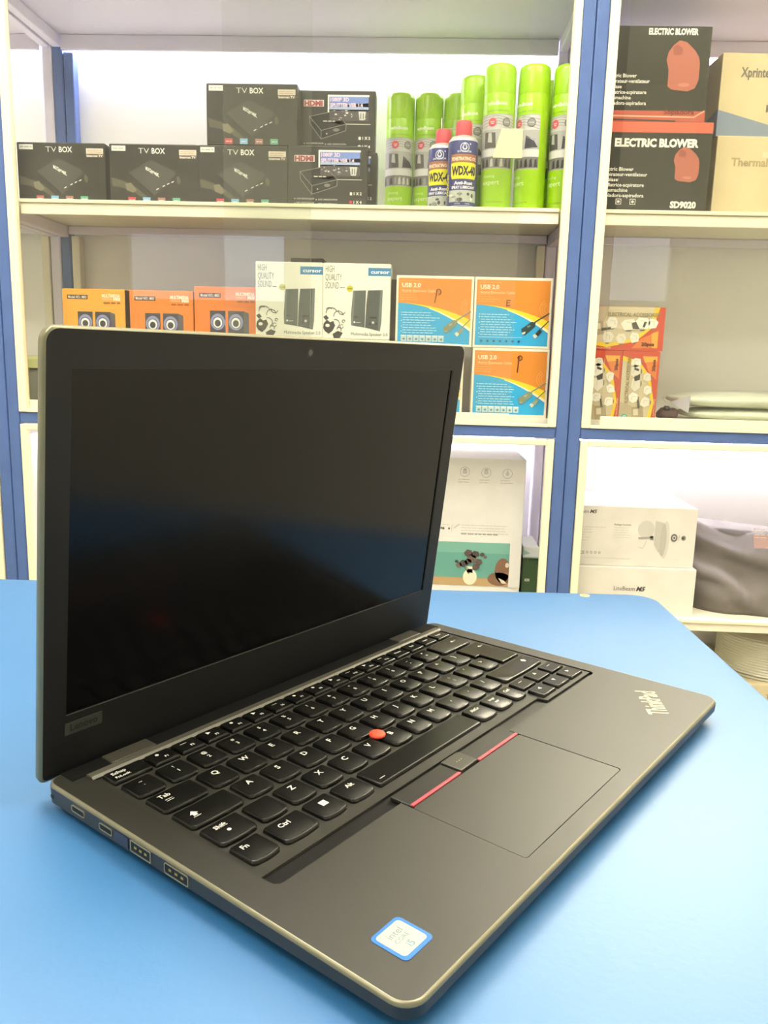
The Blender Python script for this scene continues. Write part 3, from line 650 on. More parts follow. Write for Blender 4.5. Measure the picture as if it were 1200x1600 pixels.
# ---- soft things
def soft_block(name, parent, sx, sy, sz, m, seed, amp=.006, ex=3.2, n=28, k=2, fold=0):
    rnd = random.Random(seed); ph = [rnd.uniform(0, 6.28) for _ in range(9)]
    vs, fs = [], []
    def se(c, e): return math.copysign(abs(c) ** (2/e), c)
    for j in range(n//2 + 1):
        v = -math.pi/2 + math.pi * j / (n//2)
        for i in range(n):
            u = 2*math.pi*i/n
            x = se(math.cos(v), 2.4) * se(math.cos(u), ex); y = se(math.cos(v), 2.4) * se(math.sin(u), ex); z = se(math.sin(v), 2.4)
            d = amp * (math.sin(5*x + ph[0] + 2*z) * .5 + math.sin(9*x + 4*y + ph[1]) * .35 + math.sin(13*z + 5*x + ph[2]) * .25 + math.sin(17*x - 6*z + ph[3]) * .2)
            vs.append((x * sx/2 + d*.6, y * sy/2 + d*.6, (z*.5 + .5) * sz + (d if z > -.6 else 0)))
    for j in range(n//2):
        for i in range(n):
            q = (i+1) % n; fs.append((j*n+i, j*n+q, (j+1)*n+q, (j+1)*n+i))
    o = obj(name, pyd(vs, fs), m, parent, True)
    return o
x0, x1 = P(1046, 630, 1.86).x, P(1330, 630, 1.86).x
t = tag(empty('folded_textile', ((x0+x1)/2, 1.90, ZS2)), 'grey-green folded cloth in shiny clear plastic beside the accessory boxes', 'textile')
G1 = mat('#dde1cc', .55, noise=.06, nscale=30, bump=.3, bscale=60)
soft_block('lower_fold', t, (x1-x0)*.84, .16, .030, G1, 3, .0015); o = soft_block('upper_fold', t, (x1-x0)*.96, .17, .036, G1, 4, .002); o.location.z = .027
o = soft_block('plastic_wrap', t, (x1-x0)*1.0, .176, .042, FILM, 8, .003, n=40); o.location.z = .0255
bm = bmesh.new(); vv = [bm.verts.new(v) for v in ((-(x1-x0)*.5-.004, -.05, .040), (-(x1-x0)*.5+.030, -.088, .056), (-(x1-x0)*.5+.028, -.088, .018), (-(x1-x0)*.5+.022, -.04, .04))]
for f in ((0,1,2),(0,2,3),(0,3,1),(1,3,2)): bm.faces.new([vv[i] for i in f])
obj('wrap_corner', b2m(bm), mat('#c9ccd2', .2, spec=.8), t)
t = tag(empty('dark_pouch', (P(1046, 640, 1.83).x, 1.845, ZS2)), 'small dark brown pouch beside the accessory boxes and folded cloth', 'pouch')
soft_block('pouch_body', t, .042, .05, .026, mat('#4a3436', .6), 11, .003); soft_block('pouch_tab', t, .012, .02, .012, mat('#33292b', .6), 12, .001).location = (-.006, -.012, .020)

# ================================================================== LOWER COMPARTMENTS
# big white appliance box
bxr = P(818, 800, 1.81).x; bzt = P(760, 717, 1.81).z
r, w, h, fn = carton('white_printer_box', 'large white printed box in the lower middle compartment behind the laptop', 'box', bxr-.44, bxr, ZS3, bzt, 1.81, .22, '#d8d7d0', rough=.5)
s = h / (bzt - ZS3); pxw = 303
p = Print(w, h, (818-306, 717, 818, 953))
ink = '#9a9994'
for i, cx in enumerate((724, 757, 790)):
    p.ring(cx, 738 + i*.6, 7.6, .7, ink, 1); 
    if i < 2: p.rect(cx-3.4, 735, cx+3.4, 741, '#b9b8b2', 2); p.rect(cx-2.2, 733, cx+2.2, 735, ink, 2)
    else: p.poly([(cx, 733), (cx+3, 740), (cx, 743), (cx-3, 740)], '#b9b8b2', 2)
    p.micro(cx-10, 750, cx+10, 2, 4, 1.0, '#b2b1aa', 1, .3, ('first_caption', 'second_caption', 'third_caption')[i])
p.micro(680, 822, 702, 1, 5, 1, '#b2b1aa', 1, .1, 'symbol_caption'); p.ell(694, 828, 2, 2, '#5b5a55', 1); p.poly([(688, 829), (691, 825), (694, 829)], '#6b6a65', 1); p.ell(703, 828, 1.6, 1.6, '#4b4a46', 1)
p.line([(707.5, 822), (707, 834)], .7, '#b5b4ad', 1); p.line([(711, 827), (716, 823), (719, 821)], 1.8, '#bab9b2', 1); p.micro(722, 822, 797, 4, 4.2, 1.1, '#bab9b2', 1, .12); p.micro(722, 836, 780, 1, 4, 1.6, '#8c8b85', 1, .1)
PHT = 849
p.rect(560, PHT, 800, 919, '#5f9a8c', 1); p.rect(560, PHT, 800, 866, '#71a797', 2); p.rect(560, 906, 800, 919, '#a38a68', 3)
p.poly([(560, 905), (800, 908), (800, 919), (560, 919)], '#b09468', 4)
p.ell(739, 905, 11, 13, '#e3d9bc', 5); p.rect(734, 888, 743, 898, '#e3d9bc', 5)
for cx, cy, a in ((735, 866, 7), (746, 868, 7), (741, 875, 8), (752, 880, 6), (728, 883, 7), (721, 886, 5), (757, 868, 4), (748, 888, 6), (735, 880, 6), (762, 872, 3), (717, 880, 3)):
    p.poly([(cx-a, cy), (cx-a*.3, cy-a*.8), (cx+a*.7, cy-a*.6), (cx+a, cy+a*.3), (cx+a*.1, cy+a*.9), (cx-a*.7, cy+a*.6)], random.choice(['#5a4a46', '#6b5a50', '#4a4240']), 6)
for a in ((735, 890, 738, 900), (745, 880, 741, 898), (728, 886, 737, 900)): p.line([(a[0], a[1]), (a[2], a[3])], 1, '#5a5546', 5)
p.ell(790, 893, 12, 20, '#7a5a44', 5); p.ell(785, 907, 18, 11, '#7a5a44', 5); p.ell(797, 884, 3, 4, '#c9c2ae', 6); p.poly([(784, 905), (793, 909), (798, 914), (790, 914)], '#d3c9b4', 6)
p.rect(800.2, PHT, 818, 920, '#d8d7d0', 7)
p.build('front_print', r, fn)
# the green box and the slim box on it
gx0, gx1 = P(816, 890, 1.84).x, P(858, 890, 1.84).x; gz = P(830, 872, 1.84).z
r, w, h, fn = carton('green_adapter_box', 'dark green adapter box beside the large white box', 'box', gx0, XB-.031, ZS3, gz, 1.84, .12, '#44603c', rough=.4)
p = Print(w, h, (816, 872, 880, 950)); p.text('HDMI', 827, 911, 4.6, '#e6ead8', 2, width=20, bold=.04); p.text('T', 834, 878, 3.4, '#a9b99a', 2); p.build('front_print', r, fn)
r, w, h, fn = carton('slim_white_box', 'slim white box with a teal stripe lying on the green box', 'box', gx0-.001, XB-.032, gz+.0009, P(830, 854, 1.84).z, 1.835, .12, '#dfe2da', rough=.4)
p = Print(w, h, (0, 0, 40, 18)); p.poly([(0, 4), (18, 10), (0, 14)], '#9cc2b4', 2); p.rect(0, 16, 40, 18, '#8fae9c', 2); p.build('front_print', r, fn)

# antenna boxes on the right
lx1 = P(1087, 840, 1.81).x; lzt = P(1000, 793, 1.81).z; lzm = P(1000, 886, 1.81).z
r, w, h, fn = carton('antenna_box', 'white antenna box with product picture, lying on another white box', 'box', lx1-.30, lx1, lzm+.0008, lzt, 1.81, .2, '#d9d6ca', 'white antenna boxes', rough=.5)
p = Print(w, h, (1087-214, 792, 1087, 886)); g = '#8c8a82'
p.text('LiteBeam', 882, 803, 5.4, '#6d6b64', 2, width=33); p.text('M5', 917, 803, 5.4, '#55534e', 2, width=10, shear=.3, bold=.03)
p.micro(880, 825, 945, 6, 4.2, .9, '#c4c2b8', 2, .5); p.text('Package Contents', 957, 821, 2.6, g, 2, bold=.02); p.micro(957, 825, 990, 5, 3.8, .9, '#c9c7bc', 2, .4)
p.text('CE', 905, 868, 4.6, g, 2, bold=.02)
for i in range(4): p.ring(917 + i*6.5, 865.5, 2, .8, g, 2, 10)
p.micro(890, 874, 990, 1, 4, 1, '#c9c7bc', 2, .1)
p2 = Print(w, h, (1087-214, 792, 1087, 886)); p, p1 = p2, p
p.ell(1008, 826, 13, 14, '#c6c4b8', 2); p.poly([(1022, 812), (1036, 815), (1040, 840), (1030, 862), (1022, 850)], '#bcbaae', 3); p.ell(1039, 842, 6.5, 30, '#c9c7bb', 4, 24); p.ell(1036, 842, 5, 26, '#b3b1a4', 5, 24)
p.line([(997, 840), (1019, 838)], 2.2, '#9a988f', 6); p.rect(1015, 836, 1020, 842, '#77756d', 6); p.line([(1010, 844), (1005, 856), (998, 855)], .9, '#b9b7ac', 5)
p.ell(1053, 838, 5.4, 6.4, '#6f6d66', 3, 14); p.ell(1053, 838, 3, 3.6, '#c9c7bc', 4, 12); p.ell(1053, 838, 1.4, 1.6, '#3d3c38', 5, 8); p.ell(1068, 838, 3.6, 4, '#7d7b73', 3, 14); p.ell(1067, 838, 1.6, 1.8, '#3d3c38', 4, 8); p.line([(1061, 834), (1060, 842)], .6, g, 3)
p2.build('product_picture', r, fn); p1.build('front_print', r, fn)
box('hand_slot', w/2, w/2+.0006, -.099, -.06, h*.25, h*.72, mat('#7a776c', .7), r)
r, w, h, fn = carton('antenna_box', 'white antenna box standing on the low shelf beneath the printed one', 'box', lx1-.30, lx1+.006, ZS3, lzm, 1.80, .2, '#dbd8cc', 'white antenna boxes', rough=.5)
p = Print(w, h, (1090-220, 886, 1090, 968)); p.text('LiteBeam', 960, 927, 7.6, '#55534d', 2, width=34); p.text('M5', 996, 927, 7.6, '#45433e', 2, width=13, shear=.3, bold=.04); p.build('front_print', r, fn)
# grey padded bag
t = tag(empty('grey_bag', (lx1+.225, 1.93, ZS3)), 'slumped dark grey fabric bag beside the white antenna boxes', 'bag')
from mathutils import noise as mn
def bag():
    n, mrow = 72, 30; vs, fs = [], []
    for j in range(mrow + 1):
        v = j / mrow
        for i in range(n):
            u = i / n * 2 * math.pi; cx = math.copysign(abs(math.cos(u)) ** .6, math.cos(u)); cy = math.copysign(abs(math.sin(u)) ** .8, math.sin(u))
            x = cx * (.215 - .02 * v ** 3); k = (x + .215) / .43
            top = .205 - .045 * min(1, k * 3.2) + .014 * math.exp(-((k - .42) / .12) ** 2) + .006 * math.sin(16 * x)
            z = v ** .9 * top
            y = cy * (.115 - .085 * v ** 1.8) + .045 * v
            s_ = x * .62 + z * 1.0                                  # folds run down to the right
            f = .011 * math.sin(38 * s_ + 2.2 * mn.noise((x * 7, 0, z * 7))) + .006 * math.sin(83 * s_ + 3 * mn.noise((x * 12, 1, z * 12))) + .010 * mn.noise((x * 9, 4, z * 13))
            rid = z - (.172 - .135 * k ** .9); f = f * 1.5 - .016 * math.exp(-(rid / .010) ** 2) + .010 * math.exp(-((rid + .028) / .014) ** 2)
            y += f * math.sin(math.pi * min(1, v + .12)) * (1 if cy < 0 else .3)
            vs.append((x, y, max(0, z)))
    for j in range(mrow):
        for i in range(n):
            k = (i+1) % n; fs.append((j*n+i, j*n+k, (j+1)*n+k, (j+1)*n+i))
    fs.append(tuple(range(n))[::-1]); fs.append(tuple(mrow*n + i for i in range(n)))
    return pyd(vs, fs)
obj('bag_body', bag(), mat('#6b655e', .75, noise=.12, nscale=12, bump=.25, bscale=45), t, True)
def tube(pts, r, n=8):
    vs, fs = [], []
    for k, pnt in enumerate(pts):
        a = Vector(pts[max(0, k-1)]); b = Vector(pts[min(len(pts)-1, k+1)]); d = (b - a).normalized()
        s1 = d.cross(Vector((0, 1, .3))).normalized(); s2 = d.cross(s1)
        for i in range(n):
            q = 2*math.pi*i/n; vs.append(Vector(pnt) + s1 * (r * math.cos(q)) + s2 * (r * math.sin(q)))
    for j in range(len(pts)-1):
        for i in range(n):
            k = (i+1) % n; fs.append((j*n+i, j*n+k, (j+1)*n+k, (j+1)*n+i))
    fs.append(tuple(range(n))); fs.append(tuple((len(pts)-1)*n+i for i in range(n)))
    return pyd(vs, fs)
p = Print(0, 0); p.rect(-.055, .135, -.015, .163, '#c9a9a4', 1); p.micro(-.052, .158, -.018, 4, .006, .002, '#e6d6d0', 2, .3)
p.build('bag_tag', t, lambda a, c, L: (a, -.030 + (c-.13)*.6 - LAY*L, c+.004))
# cable drum and the flat cartons below it
dx = P(1116, 1010, 1.93).x + .125; dz0 = P(1150, 1056, 1.85).z; dz1 = ZS3 - .062
t = tag(empty('cable_drum', (dx, 1.93, dz0)), 'white cable drum on a flat carton under the low shelf', 'cable drum')
Hd = dz1 - dz0; prof = []
nr = 13
for i in range(nr):
    for a in range(5): prof.append((.112 + .0035*math.sin(math.pi*a/4), Hd*.06 + Hd*.88*(i + a/5)/nr))
WIRE = mat('#dcdac6', .35, spec=.6)
o = obj('wound_cable', lathe_me([(.05, Hd*.055)] + prof + [(.05, Hd*.945)], 48), WIRE, t); autosmooth(o, 50)
for z in (0, Hd*.95): o = obj('drum_flange', lathe_me([(.110, z), (.119, z+.0015), (.119, z+Hd*.05-.0015), (.110, z+Hd*.05)], 48), mat('#cfccb8', .5), t); autosmooth(o)
p = Print(0, 0); p.rect(.004, Hd*.28, .075, Hd*.68, '#e9e7da', 1, 10); p.text('ALARM CABLE', .008, Hd*.58, .0075, '#5b594f', 2, width=.05); p.rect(.008, Hd*.43, .018, Hd*.52, '#8b897c', 2); p.text('100', .028, Hd*.5, .004, '#6b695e', 2); p.text('metre', .026, Hd*.44, .003, '#6b695e', 2)
x = .008
while x < .066: wd = random.uniform(.0008, .0022); p.rect(x, Hd*.31, x+wd, Hd*.38, '#55534a', 2); x += wd + random.uniform(.0006, .0016)
p.build('paper_label', t, cyl_map(.1160), .008)
zc0, zc1 = P(1170, 1092, 1.85).z, dz0
r, w, h, fn = carton('flat_carton', 'flat beige carton directly under the cable drum', 'box', dx-.13, dx+.14, zc0+.0008, zc1-.0008, 1.80, .26, '#cfc29c', rough=.75)
p = Print(w, h, (0, 0, 200, 45)); p.text('TH1', 22, 24, 7, '#8c8468', 2); p.text('TH12', 62, 26, 8, '#8c8468', 2); p.build('front_print', r, fn)
r, w, h, fn = carton('flat_carton', 'darker flat carton at the bottom beneath the beige one', 'box', dx-.12, dx+.15, .1162, zc0, 1.81, .25, '#b8a678', rough=.75)
# ================================================================== COUNTER TABLE
ZT = .75; TA = math.radians(2.6)
TBL = mat('#2a699e', .45, spec=.95, noise=.05, nscale=5, bump=.05, bscale=260)
t = tag(empty('counter_table', (.2265, .7585, 0), TA), 'blue topped counter table carrying the open laptop', 'table')
TW, TD = 1.75, .98
out = rrect(-TW, 0, -TD, 0, (.02, .02, .022, .02), 6)
def off(pts, d):
    cx = sum(a for a, b in pts)/len(pts); cy = sum(b for a, b in pts)/len(pts)
    return [(a + (d if a < cx else -d), b + (d if b < cy else -d)) for a, b in pts]
rg = [[(a, b, ZT-.026) for a, b in off(out, .001)], [(a, b, ZT-.024) for a, b in out], [(a, b, ZT-.002) for a, b in out], [(a, b, ZT-.0005) for a, b in off(out, .0006)], [(a, b, ZT) for a, b in off(out, .002)]]
autosmooth(obj('table_top', rings_me(rg), TBL, t), 50)
for a, b in ((-TW+.05, -TD+.05), (-.11, -TD+.05), (-.11, -.11), (-TW+.05, -.11)): box('leg', a, a+.06, b, b+.06, 0, ZT-.0262, mat('#c9c6bc', .5), t, .004)
box('apron', -TW+.06, -.06, -.085, -.065, ZT-.14, ZT-.0262, mat('#d9d5c4', .5), t, .002); box('apron', -TW+.06, -.06, -TD+.065, -TD+.085, ZT-.14, ZT-.0262, mat('#d9d5c4', .5), t, .002)
o = obj('screw_cap', lathe_me([(.0055, 0), (.0055, .0010), (.004, .0016)], 18), mat('#c9bf78', .4), t, loc=(-.0655, -.0075, ZT-.0013)); autosmooth(o)
o = obj('screw_slot', pyd([(-.003, -.0006, .0018), (.003, -.0006, .0018), (.003, .0006, .0018), (-.003, .0006, .0018)], [(0, 1, 2, 3)]), mat('#4a4632', .5), o)

# ================================================================== LAPTOP
BT = .0140; W, D = .322, .2180; PHI = 0.945619
LT = tag(empty('laptop', (.0036, .2225, ZT), PHI), 'open black laptop with a dark screen standing on the blue table', 'laptop')
DECKM = mat('#201f18', .45, spec=.7, noise=.05, nscale=60, bump=.03, bscale=2500)
BODYM = mat('#24231f', .42, spec=.6, bump=.03, bscale=2500); RIM_LIT = mat('#77745f', .34, .5)  # bevel lighter than the black body, its highlight put into the colour
KEYM = mat('#0b0b09', .27, spec=.45); TRAYM = mat('#0a0a09', .35, spec=.5); LEG = mat('#c9c8be', .5)
def zb(z): return z + BT
def ol(d, r=(.009, .009, .007, .007)):
    return rrect(d, W-d, d, D-d, tuple(max(.001, q-d) for q in r), 6)
def side_bot(v): return -.0062 - .0033 * min(1, max(0, v / D))
rings = [[(a, b, zb(-.0122)) for a, b in ol(.014)], [(a, b, zb(-.0118)) for a, b in ol(.012)],
         [(a, b, zb(side_bot(b) - .0008)) for a, b in ol(.0018)], [(a, b, zb(side_bot(b))) for a, b in ol(.0003)], [(a, b, zb(-.0016)) for a, b in ol(0)]]
autosmooth(obj('base_shell', rings_me(rings, True, False), BODYM, LT), 35)
rings = [[(a, b, zb(-.0016)) for a, b in ol(0)], [(a, b, zb(-.0008)) for a, b in ol(.0002)], [(a, b, zb(-.0002)) for a, b in ol(.0007)], [(a, b, zb(0)) for a, b in ol(.0014)]]
autosmooth(obj('edge_bevel', rings_me(rings, False, False), RIM_LIT, LT), 60)
# deck with openings for the keyboard and the touchpad
KU0, KU1, KV1 = .0163, .3085, .2010
kb = rrect(KU0, KU1, .0768, KV1, (.004, .003, .001, .001), 3)
tp = rrect(.0958, .1952, .0112, .0764, (.002, .002, .0005, .0005), 3)
obj('deck', plate_with_holes(ol(.0014), [kb, tp], zb(0)), DECKM, LT)
TR = -.0020
tray = rings_me([[(a, b, zb(TR)) for a, b in kb], [(a, b, zb(0)) for a, b in kb]], True, False)
for q in tray.polygons: q.flip()
TRAY = obj('keyboard_tray', tray, TRAYM, LT)
# raised surround that carries the keys, stepping down to the arrow keys
sur = [(KU0+.0004, .0862), (.2465, .0862), (.2480, .0800), (KU1-.0004, .0800), (KU1-.0004, KV1-.0004), (KU0+.0004, KV1-.0004)]
obj('key_surround', rings_me([[(a, b, zb(TR+.0001)) for a, b in sur], [(a, b, zb(-.0006)) for a, b in sur]], False, True), mat('#2b2a24', .36, spec=.6), LT)
# trim bar above the keyboard
bm = bmesh.new(); pr = [(.2004, .0003), (.2020, .0013), (.2058, .0013), (.2066, .0002)]
for u in (.0150, .3090):
    for v, z in pr: bm.verts.new((u, v, zb(z)))
bm.verts.ensure_lookup_table(); V = list(bm.verts)
for i in range(3): bm.faces.new((V[i], V[i+1], V[5+i], V[4+i]))
bm.faces.new(V[:4]); bm.faces.new(V[4:8]); obj('trim_bar', b2m(bm), mat('#514f44', .38, .2), LT)
# keys
KM = {}
def key_me(kw, kh, curved=True):
    k = (round(kw, 5), round(kh, 5), curved)
    if k in KM: return KM[k]
    def loop(d, z):
        r = .0008; pts = []
        if curved:
            bl = .0032
            n = 6
            for i in range(n + 1):                          # bottom left rounded corner
                a = math.radians(180 + 90*i/n); pts.append((d + bl + (bl)*math.cos(a), d*1.2 + bl*.8 + bl*.8*math.sin(a)))
            for i in range(1, 5): t_ = i/5; pts.append((d + bl + (kw - 2*bl - 2*d)*t_, d*1.2 - .0005*math.sin(math.pi*t_)))
            for i in range(n + 1):
                a = math.radians(270 + 90*i/n); pts.append((kw - d - bl + bl*math.cos(a), d*1.2 + bl*.8 + bl*.8*math.sin(a)))
            for (cx, cy, a0) in ((kw-d-r, kh-d*.6-r, 0), (d+r, kh-d*.6-r, 90)):
                for i in range(3): a = math.radians(a0 + 45*i); pts.append((cx + r*math.cos(a), cy + r*math.sin(a)))
        else: pts = rrect(d, kw-d, d, kh-d*.6, .0008, 3)
        return [(a, b, z) for a, b in pts]
    rg = [loop(0, 0), loop(.0001, .0009), loop(.0005, .0018), loop(.0009, .0020)]
    KM[k] = rings_me(rg, False, True); KM[k].materials.append(KEYM); return KM[k]
KZ = zb(-.0006)
def key(u0, u1, v0, v1, legs=(), curved=True, me=None):
    o = obj('key', me or key_me(u1-u0, v1-v0, curved), None, LT, loc=(u0, v0, KZ)); autosmooth(o, 22)
    if legs:
        p = Print(0, 0)
        for tx, a, b, c in legs:
            if tx == '#win':
                for i in (0, 1):
                    for j in (0, 1): p.rect(a - .0019 + i*.0020, b - .0012 + j*.0020, a - .0001 + i*.0020, b + .0006 + j*.0020, LEG, 1)
            elif tx == '#up': p.poly([(a-.0022, b), (a, b+.0026), (a+.0022, b), (a+.0011, b), (a+.0011, b-.0016), (a-.0011, b-.0016), (a-.0011, b)], LEG, 1)
            elif tx == '#dot': p.ell(a, b, .0010, .0010, LEG, 1, 12)
            elif tx == '#bar': p.rect(a-.002, b-.0002, a+.002, b+.0002, LEG, 1)
            elif tx[:2] == '#>':
                ang = {'l': 180, 'r': 0, 'u': 90, 'd': -90}[tx[2]]; ca, sa = math.cos(math.radians(ang)), math.sin(math.radians(ang))
                p.poly([(a + x*ca - y*sa, b + x*sa + y*ca) for x, y in ((.0016, 0), (-.0010, .0014), (-.0010, -.0014))], LEG, 1)
            else: p.text(tx, a, b, c, LEG, 1, align='C', bold=.02)
        p.build('legend', o, lambda a, c, L: (a, c, .00203))
    return o
U = .01905; G = .0030; RH = .0160; K0 = .0193
ROWV = {5: .0925, 4: .1116, 3: .1307, 2: .1498, 1: .1689}
def row(r, start, names, wd=1.0):
    for i, nme in enumerate(names):
        u = K0 + (start + i*wd) * U; kw = wd*U - G
        if len(nme) == 2: legs = [(nme[0], .0082, .0108, .0022), (nme[1], .0082, .0062, .0024)]
        else: legs = [(nme, .0084, .0096, .0034)] if nme.strip() else []
        key(u, u+kw, ROWV[r], ROWV[r]+RH, legs)
row(1, 0, ['~`', '!1', '@2', '#3', '$4', '%5', '?6', '&7', '*8', '(9', ')0', '_-', '+='])
key(K0+13*U, K0+15*U-G, ROWV[1], ROWV[1]+RH, [('#>l', .0235, .0098, 0), ('#bar', .0258, .0098, 0)])
key(K0, K0+1.5*U-G, ROWV[2], ROWV[2]+RH, [('Tab', .0078, .0108, .0028), ('#bar', .0078, .0085, 0), ('#bar', .0078, .0072, 0)])
row(2, 1.5, list('QWERTYUIOP') + ['^', '}'])
key(K0, K0+1.75*U-G, ROWV[3], ROWV[3]+RH, [('#up', .0074, .0090, 0), ('#bar', .0074, .0066, 0)])
row(3, 1.75, list('ASDFGHJKL') + [':;', "'", '>'])
key(K0, K0+1.25*U-G, ROWV[4], ROWV[4]+RH, [('Shift', .0085, .0108, .0026), ('#dot', .0095, .0072, 0)])
row(4, 1.25, [' '] + list('ZXCVBNM') + [',', '.', '/'])
key(K0+12.25*U, K0+15*U-G, ROWV[4], ROWV[4]+RH, [('#up', .040, .0098, 0)])
# the L-shaped enter key
eu0, eu1, eu2 = K0+13.5*U, K0+13.75*U, K0+15*U-G; ev0, ev1, ev2, ev3 = ROWV[3], ROWV[2]-.0004, ROWV[2], ROWV[2]+RH
def enter_loop(d, z): return [(eu1-eu0+d, d, z), (eu2-eu0-d, d, z), (eu2-eu0-d, ev3-ev0-d*.6, z), (d, ev3-ev0-d*.6, z), (d, ev1-ev0+d, z), (eu1-eu0+d, ev1-ev0+d, z)]
me = rings_me([enter_loop(0, 0), enter_loop(.0001, .0009), enter_loop(.0005, .0018), enter_loop(.0009, .0020)], False, True); me.materials.append(KEYM)
key(eu0, eu2, ev0, ev3, [('#>l', .019, .028, 0), ('#bar', .0212, .028, 0)], me=me)
# bottom row
for a, b, lg in ((.0193, .0352, [('Fn', .0052, .0105, .0028)]), (.0383, .0592, [('Ctrl', .0085, .0100, .0028)]), (.0622, .0780, [('#win', .0085, .0092, 0)]), (.0810, .0977, [('Alt', .0092, .0100, .0028)]),
                 (.1948, .2115, [('AltGr', .0080, .0105, .0024)]), (.2143, .2302, [('impr', .0080, .0110, .0022), ('ecr', .0080, .0072, .0022)]), (.2331, .2462, [('Ctrl', .0065, .0105, .0024)])):
    key(a, b, ROWV[5], ROWV[5]+RH, lg)
key(.1007, .1920, ROWV[5], ROWV[5]+RH, [('#bar', .006, .0040, 0)], curved=False)
for c, (a, b) in enumerate(((.2492, .2656), (.2682, .2850), (.2876, .3040))):
    key(a, b, .0970, .1085, [(('#bar', '#>u', '#bar')[c], .0082, .0075, .002)], curved=False)
    key(a, b, .0830, .0948, [(('#>l', '#>d', '#>r')[c], .0080, .0075, 0)], curved=False)
# function row
key(.0193, .0408, .1884, .1998, [('Echap', .0068, .0068, .0023), ('FnLock', .0068, .0030, .0019)], curved=False)
FN = ['F%d' % i for i in range(1, 13)] + ['Home', 'End', 'Inser', 'Suppr']
for i, nme in enumerate(FN):
    u = .0425 + i * .0164
    lg = [('#dot' if i in (0, 3, 6, 7) else ('#bar' if i % 2 else '#>r'), .0060, .0080, 0), (nme, .0090, .0032, .0017)] if i < 12 else [(nme, .0075, .0055, .0018)]
    key(u, u + .0150, .1884, .1998, lg, curved=False)
# pointing stick between G, H and B
PS = obj('pointing_stick', lathe_me([(.0022, 0), (.0030, .0008), (.0044, .0013), (.0046, .0021), (.0039, .0029), (.0015, .0032)], 24), mat('#e2492c', .6), LT, loc=(.1395, .1262, zb(.0002))); autosmooth(PS, 60)
# touchpad and its buttons
obj('touchpad', rings_me([[(a, b, zb(-.0012)) for a, b in rrect(.0963, .1947, .0117, .0702, .0016, 3)], [(a, b, zb(-.00015)) for a, b in rrect(.0963, .1947, .0117, .0702, .0016, 3)]], False, True), mat('#201f18', .42, spec=.7), LT)
obj('touchpad_well', rings_me([[(a, b, zb(-.0015)) for a, b in tp], [(a, b, zb(0)) for a, b in tp]], True, False), mat('#0b0b0a', .6), LT)
BTNM = mat('#161613', .4)
for nme, a, b, mm in (('left_button', .0965, .1376, BTNM), ('middle_button', .1382, .1534, mat('#34322b', .34, spec=.6)), ('right_button', .1540, .1945, BTNM)):
    hh = .0012 if nme == 'middle_button' else .0003
    bm = bmesh.new(); boxbm(bm, a, b, .0712, .0838, zb(-.0019), zb(hh), .0005, 2); o = obj(nme, b2m(bm), mm, LT)
    if nme != 'middle_button': box('red_stripe', a+.0004, b-.0004, .0704, .0722, zb(-.0004), zb(.0007), mat('#b8434e', .4), o, .0003)
    else:
        p = Print(0, 0); [p.ell(.0455*0 + (a+b)/2 - .002 + i*.002, .0775, .0003, .0003, LEG, 1, 8) for i in range(3)]; p.build('dots', o, lambda x, y, L: (x, y, zb(hh+.0001)))
# lettering on the palm rest and the round-cornered processor sticker
SILV = mat('#a8a28c', .4, .5)
p = Print(0, 0); p.text('ThinkPad', .2752, .0150, .0120, SILV, 2, width=.0345, rot=34.8, bold=.02)
p.build('deck_logo', LT, lambda a, c, L: (a, c, zb(.0002)))
st = obj('sticker', rings_me([[(a, b, zb(.00005)) for a, b in rrect(.0166, .0333, .0140, .0310, .0022, 4)], [(a, b, zb(.0002)) for a, b in rrect(.0166, .0333, .0140, .0310, .0022, 4)]], False, True), mat('#2f6cb8', .3), LT)
p = Print(0, 0)
p.poly([(a, b) for a, b in rrect(.0181, .0318, .0158, .0296, .0016, 4)], mat('#a9ad9c', .35), 1); p.text('intel', .0250, .0245, .0030, mat('#5c7484', .4), 2, align='C'); p.text('CORE', .0250, .0215, .0020, mat('#5c7484', .4), 2, align='C'); p.text('i5', .0250, .0172, .0030, mat('#6c8494', .4), 2, align='C', bold=.02)
p.build('sticker_print', st, lambda a, c, L: (a, c, zb(.0002 + .00005*L)))
# ports in the left side
PORTM = mat('#b9aa84', .3, .8); DARK = mat('#060606', .6)
def port(v0, v1, zc, hgt, rr, pins=0, cav=DARK, metal=PORTM):
    z0, z1 = zc-hgt/2, zc+hgt/2
    o = obj('port', rings_me([[(.0012, a, zb(b)) for a, b in rrect(v0, v1, z0, z1, rr, 4)], [(-.0003, a, zb(b)) for a, b in rrect(v0, v1, z0, z1, rr, 4)], [(-.0003, a, zb(b)) for a, b in rrect(v0+.0005, v1-.0005, z0+.0005, z1-.0005, max(rr-.0005, .0001), 4)], [(.0010, a, zb(b)) for a, b in rrect(v0+.0005, v1-.0005, z0+.0005, z1-.0005, max(rr-.0005, .0001), 4)]], False, False), metal, LT)
    obj('port_cavity', rings_me([[(-.0001, a, zb(b)) for a, b in rrect(v0+.0005, v1-.0005, z0+.0005, z1-.0005, max(rr-.0005, .0001), 4)]], False, True), cav, o)
    for i in range(pins):
        vv = v0 + (v1-v0)*(i+1.0)/(pins+1); box('contact', -.0003, -.00005, vv-.0008, vv+.0008, zb(zc-.0004), zb(zc+.0006), mat('#d6b35c', .3, .9), o)
    return o
port(.1836, .1946, -.0048, .0034, .0016); port(.1622, .1722, -.0048, .0034, .0012); port(.1345, .1488, -.0046, .0054, .0004, 3); port(.1100, .1255, -.0046, .0050, .0012, 3)
box('dock_cover', -.00025, .0003, .1505, .1605, zb(-.0072), zb(-.0024), mat('#2d3346', .4), LT)
